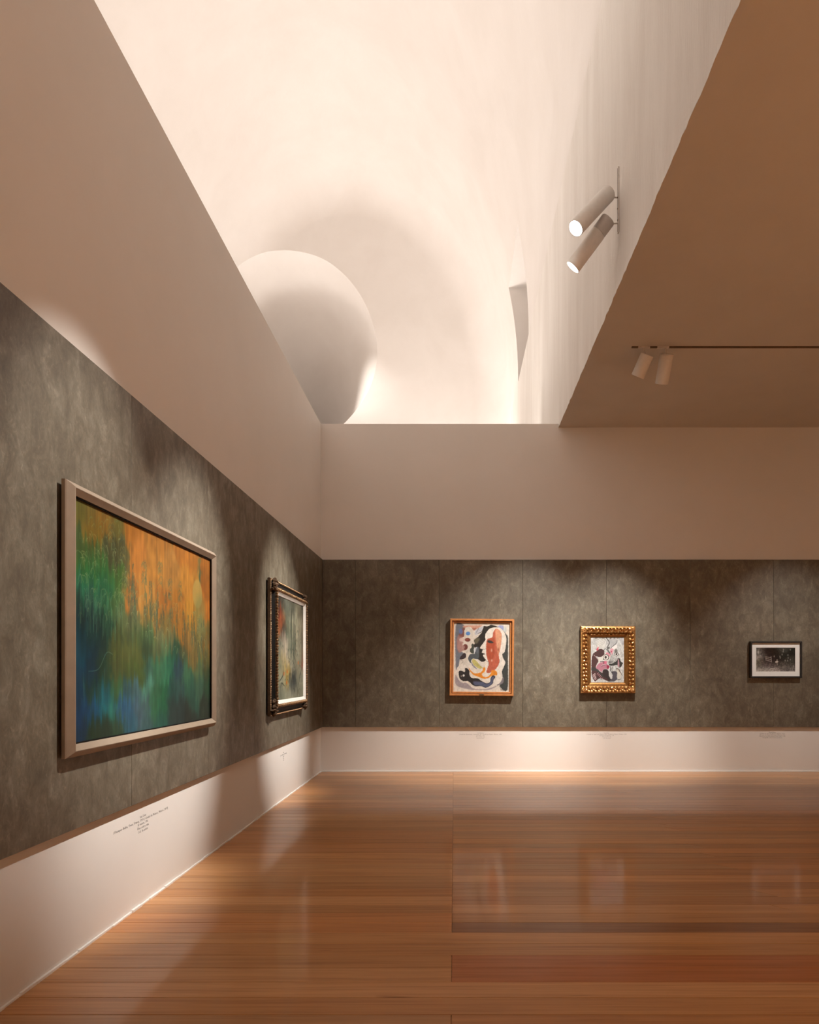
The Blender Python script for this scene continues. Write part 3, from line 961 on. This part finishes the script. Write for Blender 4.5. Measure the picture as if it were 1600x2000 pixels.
A.line([q2(505, 1600), q2(530, 1420), q2(565, 1250)], 0.016, (75, 75, 62), 0.7)
A.line([q2(300, 1620), q2(300, 1450), q2(345, 1480)], 0.010, (60, 62, 52), 0.8)
A.mesh('canvas', iw, ih, 0.045, M_CANVAS, p2, 0, h / 2, 0.62)

for sx in (-1, 1):
    for yy in (0.06, h - 0.10):
        obj('bumper', box(sx * (w / 2 - 0.08) - 0.02, sx * (w / 2 - 0.08) + 0.02, yy, yy + 0.04, -0.0120, 0.002), M_BACKING, p2)

# ---- 3. head profile in honey wood frame, back wall
w, h = 0.928, 1.114
p3 = picture('painting', 'abstract painting of a red and white head in profile, honey wood frame', 0.397, YP, 1.114, 'back')
p3.rotation_euler = (PI / 2, math.radians(0.55), 0)
obj('frame', frame_ring(w, h, [(0.004, 0.002), (0.0, 0.006), (0.0, 0.070), (0.004, 0.074), (0.026, 0.074), (0.029, 0.071), (0.030, 0.036), (0.036, 0.036), (0.038, 0.050), (0.054, 0.050), (0.057, 0.047), (0.058, 0.02)]), M_ORANGEWOOD, p3)
obj('backing', box(-w / 2 + 0.01, w / 2 - 0.01, 0.01, h - 0.01, 0.001, 0.02), M_BACKING, p3)
bm = box(-0.034, 0.036, 0.005, 0.023, 0.072, 0.077)
bmesh.ops.bevel(bm, geom=[e for e in bm.edges], offset=0.002, segments=1, affect='EDGES')
pl = obj('nameplate', bm, M_BRASS, p3)
pl['label'] = 'small dark metal nameplate'
A = Art(330, 1300, 240, 1440, 260, 320, (224, 214, 200))
A.wx = 7 * vnoise(320, 260, 60, 70, 21); A.wy = 7 * vnoise(320, 260, 60, 70, 22)
P = A.poly
P([(362, 290), (500, 280), (520, 400), (505, 490), (430, 520), (400, 700), (480, 750), (540, 800), (530, 850), (440, 880), (420, 980), (390, 1040), (365, 1000)], (108, 112, 122), 0.95, 10)
P([(400, 460), (510, 470), (520, 540), (480, 620), (560, 700), (480, 730), (420, 760), (380, 650)], (165, 122, 114), 0.9, 12)
P([(480, 300), (560, 285), (700, 280), (820, 280), (720, 350), (680, 370), (640, 330), (580, 305), (520, 330)], (202, 150, 128), 0.95, 8)
P([(470, 350), (520, 330), (510, 480), (440, 480), (420, 440)], (132, 82, 72), 0.9, 10)
P([(640, 330), (720, 330), (680, 372)], (150, 90, 75), 0.7, 8)
A.ell(450, 390, 32, 48, (98, 116, 166), 0.85, soft=8)
P([(510, 470), (508, 380), (540, 325), (590, 308), (635, 325), (660, 380), (700, 390), (740, 420), (770, 450), (700, 500), (690, 560), (700, 620), (640, 650), (610, 700), (600, 760), (580, 790), (575, 900), (640, 940), (760, 1040), (860, 1030), (870, 900), (700, 870), (660, 870), (600, 930), (560, 980), (440, 970), (450, 880), (530, 850), (545, 800), (500, 740), (570, 690), (560, 620), (500, 580), (430, 530), (470, 500)], (214, 204, 190))
P([(560, 980), (660, 980), (800, 1040), (870, 900), (640, 860), (580, 900)], (216, 208, 196), 1, 6)
A.ell(575, 425, 38, 32, (84, 130, 192), 0.95, soft=5)
A.ell(470, 535, 48, 34, (212, 184, 174), 0.95, soft=5)
A.ell(568, 535, 48, 33, (118, 60, 50))
A.ell(560, 530, 22, 14, (160, 95, 80), 0.6, soft=6)
A.ell(530, 660, 42, 50, (110, 62, 56))
A.ell(500, 665, 22, 30, (190, 160, 150), 0.7, soft=8)
P([(480, 790), (520, 765), (545, 810), (520, 860), (450, 880), (440, 850)], (58, 50, 52))
P([(720, 350), (860, 285), (820, 360), (760, 430), (700, 450), (690, 400)], (188, 188, 194), 0.95, 8)
A.line([(745, 420), (800, 400), (830, 350)], 10, (70, 70, 72), 0.8)
A.line([(760, 330), (720, 400)], 14, (130, 130, 136), 0.7)
P([(850, 290), (900, 300), (980, 270), (1060, 290), (1100, 320), (960, 330), (900, 390), (870, 480), (880, 540), (820, 620), (790, 690), (840, 700), (845, 740), (825, 760), (880, 775), (840, 800), (890, 840), (890, 890), (820, 915), (760, 880), (700, 840), (690, 760), (690, 660), (640, 690), (690, 600), (680, 540), (740, 490), (800, 420), (830, 350)], (48, 44, 40))
P([(690, 520), (740, 495), (780, 520), (740, 590), (700, 600), (685, 560)], (120, 112, 88), 0.75, 14)
P([(610, 790), (690, 770), (700, 700), (740, 650), (770, 700), (760, 860), (660, 860), (630, 900), (640, 940), (600, 920), (580, 860)], (84, 90, 93))
P([(640, 610), (670, 605), (685, 650), (680, 700), (690, 750), (660, 775), (615, 750), (610, 700), (635, 670)], (70, 74, 66))
P([(680, 690), (720, 660), (735, 680), (700, 740), (690, 780), (680, 760)], (205, 208, 210))
A.ell(735, 720, 28, 50, (110, 115, 122), 0.7, soft=10)
P([(1140, 330), (1240, 440), (1265, 500), (1270, 900), (1265, 1400), (1130, 1340), (1180, 1230), (1160, 1090), (1225, 930), (1185, 850), (1170, 780), (1215, 720), (1235, 600), (1230, 470)], (66, 70, 68), 1, 8)
P([(1090, 290), (1180, 280), (1190, 360), (1150, 345)], (150, 160, 206), 0.9, 8)
A.ell(1215, 350, 26, 50, (190, 200, 200), 0.8, soft=12)
P([(1175, 1200), (1200, 1190), (1190, 1280), (1120, 1320), (1090, 1310)], (130, 122, 126), 0.9, 6)
P([(365, 1150), (400, 1200), (470, 1280), (560, 1290), (620, 1340), (700, 1390), (900, 1390), (1050, 1340), (1100, 1330), (950, 1400), (700, 1410), (500, 1380), (400, 1340), (360, 1280)], (160, 148, 150), 0.95, 8)
P([(385, 1100), (400, 1010), (480, 970), (560, 985), (640, 1080), (760, 1190), (880, 1270), (960, 1250), (1000, 1150), (1060, 1130), (1080, 1180), (1040, 1260), (1000, 1330), (940, 1380), (820, 1350), (720, 1375), (640, 1330), (580, 1275), (480, 1280), (410, 1220)], (222, 213, 200))
P([(870, 470), (880, 420), (920, 370), (980, 325), (1060, 308), (1140, 330), (1200, 400), (1232, 480), (1232, 620), (1210, 740), (1170, 780), (1185, 850), (1225, 930), (1190, 1020), (1165, 1090), (1180, 1180), (1140, 1270), (1080, 1310), (1000, 1300), (900, 1250), (880, 1000), (935, 920), (880, 870), (835, 800), (872, 780), (815, 755), (835, 700), (785, 680), (830, 600), (880, 520)], (228, 220, 208))
P([(1000, 480), (1010, 400), (1050, 345), (1100, 350), (1150, 420), (1150, 560), (1130, 700), (1110, 800), (1125, 900), (1100, 980), (1060, 1040), (1000, 1080), (950, 1110), (900, 1100), (920, 1020), (940, 940), (910, 860), (890, 720), (895, 600), (910, 530), (950, 505)], (190, 100, 76))
P([(1050, 345), (1110, 360), (1150, 430), (1152, 560), (1120, 700), (1100, 780), (1070, 620), (1050, 450)], (222, 164, 128), 0.9, 12)
P([(905, 540), (960, 510), (1030, 520), (1040, 700), (1010, 860), (930, 860), (895, 700)], (168, 78, 52), 0.8, 14)
A.ell(985, 715, 14, 26, (230, 180, 160), 0.7, soft=8); A.ell(990, 890, 12, 20, (230, 190, 170), 0.7, soft=8); A.ell(1100, 700, 10, 30, (150, 75, 50), 0.8, soft=5)
P([(910, 550), (950, 538), (1018, 578), (970, 592), (930, 580)], (58, 58, 56))
A.line([(785, 684), (850, 698), (880, 690)], 5, (60, 55, 50), 0.8)
A.line([(890, 900), (935, 920), (935, 960)], 6, (70, 80, 80), 0.7)
P([(650, 880), (680, 870), (740, 920), (790, 980), (830, 1020), (780, 1035), (710, 1000), (660, 940)], (192, 182, 112))
A.line([(700, 935), (750, 975), (770, 990)], 5, (110, 100, 70), 0.7)
P([(640, 930), (670, 965), (740, 1045), (690, 1025), (645, 975)], (150, 146, 152))
P([(590, 1020), (640, 1080), (700, 1120), (780, 1110), (830, 1070), (840, 1020), (880, 1020), (865, 1090), (820, 1130), (860, 1180), (930, 1170), (980, 1110), (980, 1070), (1040, 1060), (1085, 1100), (1080, 1150), (1040, 1150), (990, 1160), (930, 1200), (850, 1210), (770, 1180), (680, 1150), (620, 1090)], (226, 142, 52))
P([(415, 1110), (440, 1075), (480, 1080), (510, 1100), (530, 1085), (525, 1040), (560, 1030), (600, 1070), (610, 1150), (650, 1200), (760, 1210), (830, 1260), (900, 1290), (960, 1270), (980, 1190), (1010, 1150), (1055, 1170), (1045, 1200), (1020, 1230), (1010, 1290), (950, 1340), (880, 1365), (800, 1340), (720, 1345), (660, 1320), (590, 1260), (500, 1255), (440, 1210)], (52, 48, 46))
P([(680, 1260), (830, 1270), (900, 1300), (965, 1275), (985, 1190), (1050, 1165), (1015, 1240), (1000, 1300), (900, 1360), (780, 1330), (690, 1320)], (98, 106, 136), 0.85, 12)
A.ell(505, 1158, 18, 20, (226, 222, 215)); A.ell(465, 1170, 12, 16, (135, 122, 112))
A.line([(455, 900), (480, 890), (490, 930), (460, 945)], 5, (90, 80, 75), 0.7)
A.line([(540, 730), (560, 755), (580, 715)], 4, (90, 80, 75), 0.6)
A.line([(1140, 1375), (1160, 1410), (1170, 1380), (1190, 1415), (1205, 1375), (1225, 1415), (1250, 1385)], 8, (70, 70, 70), 0.75)
A.wx = A.wy = 0
A.a *= (1 + 0.10 * vnoise(320, 260, 40, 40, 23) + 0.06 * vnoise(320, 260, 120, 120, 24))[..., None]
A.mesh('canvas', w - 0.114, h - 0.114, 0.030, M_CANVAS, p3, 0, h / 2, 0.86)

# ---- 4. two fractured faces in a carved gold frame, back wall
w, h = 0.795, 0.973
p4 = picture('painting', 'black, white and pink fractured faces painting in carved gold frame', 2.232, YP, 1.151, 'back')
obj('frame', frame_ring(w, h, [(0.006, 0.001), (0.0, 0.006), (0.0, 0.060), (0.008, 0.074), (0.022, 0.080), (0.034, 0.076), (0.044, 0.070), (0.094, 0.060), (0.102, 0.044), (0.112, 0.040), (0.122, 0.048), (0.130, 0.046), (0.150, 0.030), (0.152, 0.024), (0.156, 0.024), (0.156, 0.014)]), M_GOLD, p4)
rnd = random.Random(6)
bm = bmesh.new()
i_ = 0.062
for (ax, ay), (bx, by) in (((-w / 2 + i_, i_), (w / 2 - i_, i_)), ((w / 2 - i_, i_), (w / 2 - i_, h - i_)), ((w / 2 - i_, h - i_), (-w / 2 + i_, h - i_)), ((-w / 2 + i_, h - i_), (-w / 2 + i_, i_))):
    carve_side(bm, ax, ay, bx, by, 0.062, 0.085, 0.050, 0.040, rnd)
beads(bm, w, h, 0.010, 0.074, 0.006, 0.014)
obj('carving', bm, M_GOLDC, p4)
obj('beading', (lambda b: (beads(b, w, h, 0.126, 0.046, 0.005, 0.012), b)[1])(bmesh.new()), M_GOLD, p4)
for sx in (-1, 1):
    for sy in (0, 1):
        bm = bmesh.new()
        cx, cy = sx * (w / 2 - 0.055), 0.055 if sy == 0 else h - 0.055
        for k in range(14):
            a = 2 * PI * k / 14
            add_leaf(bm, cx + 0.026 * math.cos(a), cy + 0.026 * math.sin(a), 0.066, 0.024, 0.010, 0.026, a)
        add_leaf(bm, cx, cy, 0.07, 0.016, 0.016, 0.03, 0)
        obj('corner_ornament', bm, M_GOLDC, p4)
obj('backing', box(-w / 2 + 0.02, w / 2 - 0.02, 0.02, h - 0.02, 0.001, 0.012), M_BACKING, p4)
A = Art(105, 1470, 125, 1930, 220, 290, (198, 200, 198))
A.a *= (1 + 0.22 * vnoise(290, 220, 40, 26, 31) + 0.14 * vnoise(290, 220, 90, 60, 32))[..., None]
P = A.poly
A.ell(520, 420, 170, 220, (222, 222, 214), 0.7, soft=60)
A.ell(990, 300, 180, 200, (165, 166, 168), 0.6, soft=60)
for i in range(9):
    x = 150 + i * 55
    A.line([(x + 170, 135), (x + 60, 300 + i * 8), (x - 20, 460), (x - 30, 620)], 12, (92, 94, 92), 0.55)
for i in range(5):
    A.line([(1250 + i * 40, 140), (1330 + i * 35, 260), (1370 + i * 25, 420)], 14, (120, 112, 130), 0.6)
for i in range(26):
    r_ = random.Random(i); x = r_.uniform(1200, 1440); yv = r_.uniform(350, 1000)
    A.line([(x, yv), (x + r_.uniform(-20, 20), yv + 50)], 14, r_.choice(((140, 138, 136), (180, 165, 160), (150, 150, 148))), 0.5, False)
A.wx = 22 * vnoise(290, 220, 50, 70, 33); A.wy = 22 * vnoise(290, 220, 50, 70, 34)
P([(170, 900), (220, 780), (350, 680), (450, 610), (580, 610), (660, 680), (660, 820), (560, 910), (430, 920), (330, 900), (400, 1000), (420, 1100), (350, 1220), (320, 1350), (350, 1420), (500, 1500), (600, 1560), (700, 1700), (880, 1800), (950, 1870), (850, 1890), (640, 1800), (450, 1760), (300, 1880), (230, 1820), (150, 1600), (140, 1300), (150, 1000)], (82, 58, 58))
P([(160, 1330), (320, 1350), (500, 1500), (640, 1680), (560, 1690), (360, 1480), (150, 1450)], (62, 64, 62), 0.9)
P([(340, 650), (400, 520), (430, 560), (420, 640)], (205, 92, 108))
P([(350, 1290), (440, 1170), (520, 1130), (640, 1110), (680, 1070), (780, 1080), (760, 1180), (870, 1260), (870, 1330), (800, 1400), (760, 1380), (680, 1380), (580, 1460), (550, 1520), (450, 1430), (330, 1370)], (182, 126, 142))
P([(420, 960), (520, 930), (650, 830), (760, 740), (910, 840), (850, 1000), (780, 1090), (660, 1060), (520, 1080), (480, 1130), (440, 1160)], (216, 213, 206))
P([(700, 830), (780, 730), (910, 840), (870, 900), (780, 800)], (216, 140, 156))
P([(660, 1080), (770, 1090), (750, 1180), (700, 1200), (650, 1150)], (206, 116, 140))
P([(760, 1260), (850, 1240), (870, 1300), (800, 1390)], (150, 50, 76))
P([(590, 1480), (680, 1400), (780, 1410), (840, 1500), (850, 1620), (900, 1760), (1000, 1870), (850, 1880), (760, 1760), (640, 1700)], (60, 52, 52))
P([(960, 1500), (1160, 1490), (1190, 1560), (1170, 1700), (1190, 1800), (1050, 1890), (880, 1860), (960, 1780), (1000, 1650)], (86, 84, 92))
P([(850, 1180), (1000, 1170), (1190, 1040), (1200, 970), (1300, 990), (1340, 1100), (1430, 1160), (1380, 1240), (1330, 1330), (1230, 1310), (1200, 1230), (1050, 1260), (900, 1260)], (60, 62, 60))
P([(1220, 1010), (1260, 1040), (1280, 1290), (1210, 1290)], (196, 150, 160), 0.9)
P([(1150, 1350), (1260, 1400), (1370, 1580), (1400, 1680), (1330, 1560), (1180, 1420)], (96, 82, 76))
P([(1200, 1380), (1330, 1560), (1330, 1720), (1240, 1800), (1190, 1700), (1190, 1540)], (208, 204, 190), 0.8)
P([(960, 570), (1150, 430), (1180, 540), (1040, 630)], (236, 231, 228))
P([(900, 620), (960, 580), (1050, 640), (980, 830), (920, 780)], (216, 166, 176))
A.ell(950, 705, 26, 34, (180, 60, 90), 0.9)
A.ell(1140, 680, 60, 80, (92, 92, 88), 0.8, soft=25)
A.wx = A.wy = 0
A.ell(740, 930, 115, 115, (52, 46, 46)); A.ell(732, 930, 96, 96, (226, 222, 216)); A.ell(720, 930, 44, 54, (62, 56, 55))
A.ell(635, 1005, 26, 22, (60, 80, 70))
A.ell(1150, 810, 84, 84, (50, 48, 47)); A.ell(1150, 812, 66, 66, (226, 224, 220)); A.ell(1155, 805, 32, 42, (34, 32, 32))
A.ell(840, 560, 50, 60, (110, 110, 108), 0.8); A.ell(840, 560, 16, 20, (50, 48, 48))
L = A.line
L([(740, 160), (850, 300), (860, 400), (790, 520), (800, 620), (900, 760)], 24, (40, 38, 38))
L([(1190, 250), (1160, 370), (1020, 480), (920, 580)], 16, (50, 48, 50))
for i in range(6):
    L([(830 + i * 10, 1120 + i * 5), (930 + i * 40, 980 + i * 26), (1000 + i * 34, 780 + i * 60)], 12, (48, 46, 46), 0.9)
L([(500, 1095), (640, 1095), (640, 1180)], 22, (40, 34, 36))
L([(560, 1300), (600, 1250), (700, 1240)], 16, (60, 40, 46)); L([(555, 1275), (600, 1230), (710, 1220)], 12, (230, 220, 218))
L([(660, 620), (740, 610), (920, 830)], 16, (44, 42, 42))
L([(930, 1280), (920, 1450), (1000, 1560)], 26, (56, 54, 54)); L([(1000, 1300), (970, 1400), (1010, 1500)], 18, (52, 50, 50)); L([(985, 1290), (945, 1380), (960, 1470)], 12, (230, 228, 224))
L([(860, 1420), (900, 1600), (960, 1760)], 60, (206, 206, 206), 0.8)
for i in range(5):
    L([(190 + i * 22, 1640 + i * 40), (290 + i * 12, 1570 + i * 52)], 20, (236, 222, 220), 0.95, False)
    L([(370 + i * 45, 1600 + i * 42), (430 + i * 42, 1540 + i * 52)], 16, (226, 176, 184), 0.95, False)
    L([(200 + i * 22, 1660 + i * 40), (300 + i * 12, 1590 + i * 52)], 9, (120, 40, 60), 0.9, False)
L([(360, 1690), (450, 1770), (580, 1800)], 16, (46, 60, 52))
L([(240, 840), (330, 930), (390, 1010)], 16, (222, 200, 196), 0.8)
L([(1200, 1800), (1260, 1815), (1320, 1795)], 18, (50, 48, 48))
A.mesh('canvas', w - 0.308, h - 0.308, 0.016, M_CANVAS, p4, 0, h / 2, 0.9)

# ---- 5. framed black-and-white photograph, back wall
w, h = 0.75, 0.530
p5 = picture('framed_photograph', 'small black and white photograph with wide white mount in black frame', 4.677, YP, 1.374, 'back')
p5['category'] = 'photograph'
obj('frame', frame_ring(w, h, [(0.0, 0.001), (0.0, 0.050), (0.002, 0.052), (0.022, 0.052), (0.024, 0.050), (0.024, 0.020)]), M_BLACKFR, p5)
bm = frame_ring(w, h, [(0.020, 0.030), (0.090, 0.030), (0.0915, 0.0285)])
mo = obj('mount', bm, M_MAT, p5)
obj('backing', box(-w / 2 + 0.01, w / 2 - 0.01, 0.01, h - 0.01, 0.001, 0.018), M_BACKING, p5)
A = Art(40, 1465, 100, 1035, 220, 150, (52, 46, 42))
nzp = lambda a, b, s: vnoise(150, 220, a, b, s)
A.rbf([(100, 150, (90, 86, 80)), (120, 280, (130, 128, 120)), (60, 440, (170, 165, 158)), (200, 400, (85, 78, 74)), (400, 250, (42, 30, 28)), (700, 250, (36, 28, 20)), (600, 500, (44, 32, 30)), (1000, 180, (70, 70, 64)),
       (1000, 450, (38, 38, 32)), (1350, 300, (34, 34, 28)), (1250, 550, (52, 50, 44)), (1400, 600, (66, 64, 58)), (150, 700, (112, 108, 92)), (300, 760, (105, 96, 94)), (600, 780, (100, 90, 88)), (900, 760, (92, 86, 80)),
       (1300, 780, (84, 80, 74)), (200, 980, (165, 160, 152)), (500, 980, (165, 160, 154)), (800, 970, (160, 152, 146)), (1100, 960, (112, 106, 102)), (1400, 980, (122, 116, 112)), (400, 680, (60, 48, 46)), (800, 640, (40, 32, 28))], 170, 110)
A.a *= (1 + 0.5 * nzp(40, 28, 41) + 0.3 * nzp(80, 60, 42))[..., None]
A.ell(120, 280, 26, 60, (205, 205, 200), 0.8, soft=14)
for x, yv in ((1040, 180), (1030, 250), (910, 440), (1200, 390), (1190, 610), (1100, 600), (1290, 180), (990, 370), (1210, 500), (920, 500), (700, 440), (200, 420), (1290, 570), (1400, 820)):
    A.ell(x, yv, 22, 34, (165, 165, 158), 0.7, soft=12)
for y_ in (460, 520, 580):      # pale gate
    A.line([(390, y_), (580, y_ + 25 + (y_ - 460) * 0.25)], 22, (175, 165, 155), 0.9, False)
A.line([(585, 445), (600, 660)], 26, (165, 155, 148), 0.9, False); A.line([(395, 450), (405, 580)], 16, (165, 155, 148), 0.8, False)
A.ell(805, 580, 20, 22, (190, 180, 170), 0.9); A.poly([(740, 640), (800, 610), (850, 630), (830, 680), (750, 690)], (196, 188, 178)); A.line([(760, 680), (800, 690), (825, 770)], 20, (170, 160, 150), 0.9)
A.line([(560, 905), (620, 915), (715, 905)], 22, (190, 185, 178), 0.8)
A.mesh('print', w - 0.181, h - 0.181, 0.0275, M_PHOTO, p5, 0, h / 2, 0.9)

# ------------------------------------------------------------------ small printed captions on the white wall base
def caption(lines, sizes, pos, side, label):
    rot = (PI / 2, 0, 0) if side == 'back' else (PI / 2, 0, PI / 2)
    cu = bpy.data.curves.new('wall_caption', 'FONT')
    cu.body = '\n'.join(lines)
    cu.size = sizes
    cu.align_x = 'CENTER'
    cu.space_line = 1.05
    cu.space_character = 1.12
    cu.resolution_u = 1
    cu.extrude = 0.0002
    t = bpy.data.objects.new('tmp', cu)
    C.objects.link(t)
    bpy.context.view_layer.update()
    me = bpy.data.meshes.new_from_object(t.evaluated_get(bpy.context.evaluated_depsgraph_get()))
    bpy.data.objects.remove(t)
    me.materials.clear(); me.materials.append(M_INK)
    me.name = 'wall_caption'
    o = bpy.data.objects.new('wall_caption', me)
    C.objects.link(o)
    o.location = pos; o.rotation_euler = rot
    tag(o, label, 'caption', 'printed captions on the wall base')
    return o
caption(['Luz Láse', '(Ohampur-Bulita, Uoan, Franca, 19_ | Ciudad de México, México, 20_)'.replace('_', '10'), 'El viento, 196', 'Óleo sobre tela', 'Col. de artist'], 0.0215, (XL + 0.0004, 4.165, 0.545), 'left',
        'grey printed caption below the large orange and blue painting')
caption(['Sela', '(Ciu. de México, 19 | México)', 'Sin tit', 'Óleo', 'Col.'], 0.0205, (XL + 0.0004, 7.60, 0.530), 'left',
        'grey printed caption below the dark ornate frame')
caption(['Luis Marón', '(Ciudad de Guanajuato, Guanajua, 191 | Ciudad de México, México, 198)', 'Sin título, 194', 'Óleo sobre tela', 'Col. de artist'], 0.0185, (0.385, YB - 0.0004, 0.560), 'back',
        'grey printed caption below the honey wood frame')
caption(['Jose Rojo', '(Ciudad de Guad, Jal. México, 192 | Ciudad de México, México, 200)', 'Retrato de mujeres, 194', 'Óleo sobre tela', 'Col. de artist'], 0.0185, (2.235, YB - 0.0004, 0.562), 'back',
        'grey printed caption below the carved gold frame')
caption(['Manuel Ams', '(Ciudad de, San Luis Mexico, Mexico, 1900)', '(Bosque de Chapu, El Bosque, Mexico, 194)', 'Impresión de plata gelatina sobre papel, 194', 'Fotografía Colección de la autora'], 0.0185, (4.66, YB - 0.0004, 0.570), 'back',
        'grey printed five-line caption below the small photograph')

# pieces that belong to a part of a thing hang under that part
SUB = {'inner_lip': 'frame', 'outer_gilding': 'frame', 'inner_gilding': 'frame', 'carving': 'frame', 'corner_ornament': 'frame', 'beading': 'frame',
       'nameplate': 'frame', 'lens': 'body', 'rear_cap': 'body', 'slot': 'rail', 'screw': 'rail', 'adapter': 'rail'}
for t in [o for o in bpy.data.objects if o.parent is None and o.type == 'EMPTY']:
    ch = list(t.children)
    for c in ch:
        k = c.name.split('.')[0]
        if k in SUB:
            host = [q for q in ch if q.name.split('.')[0] == SUB[k]]
            if host: sub(host[0], c)
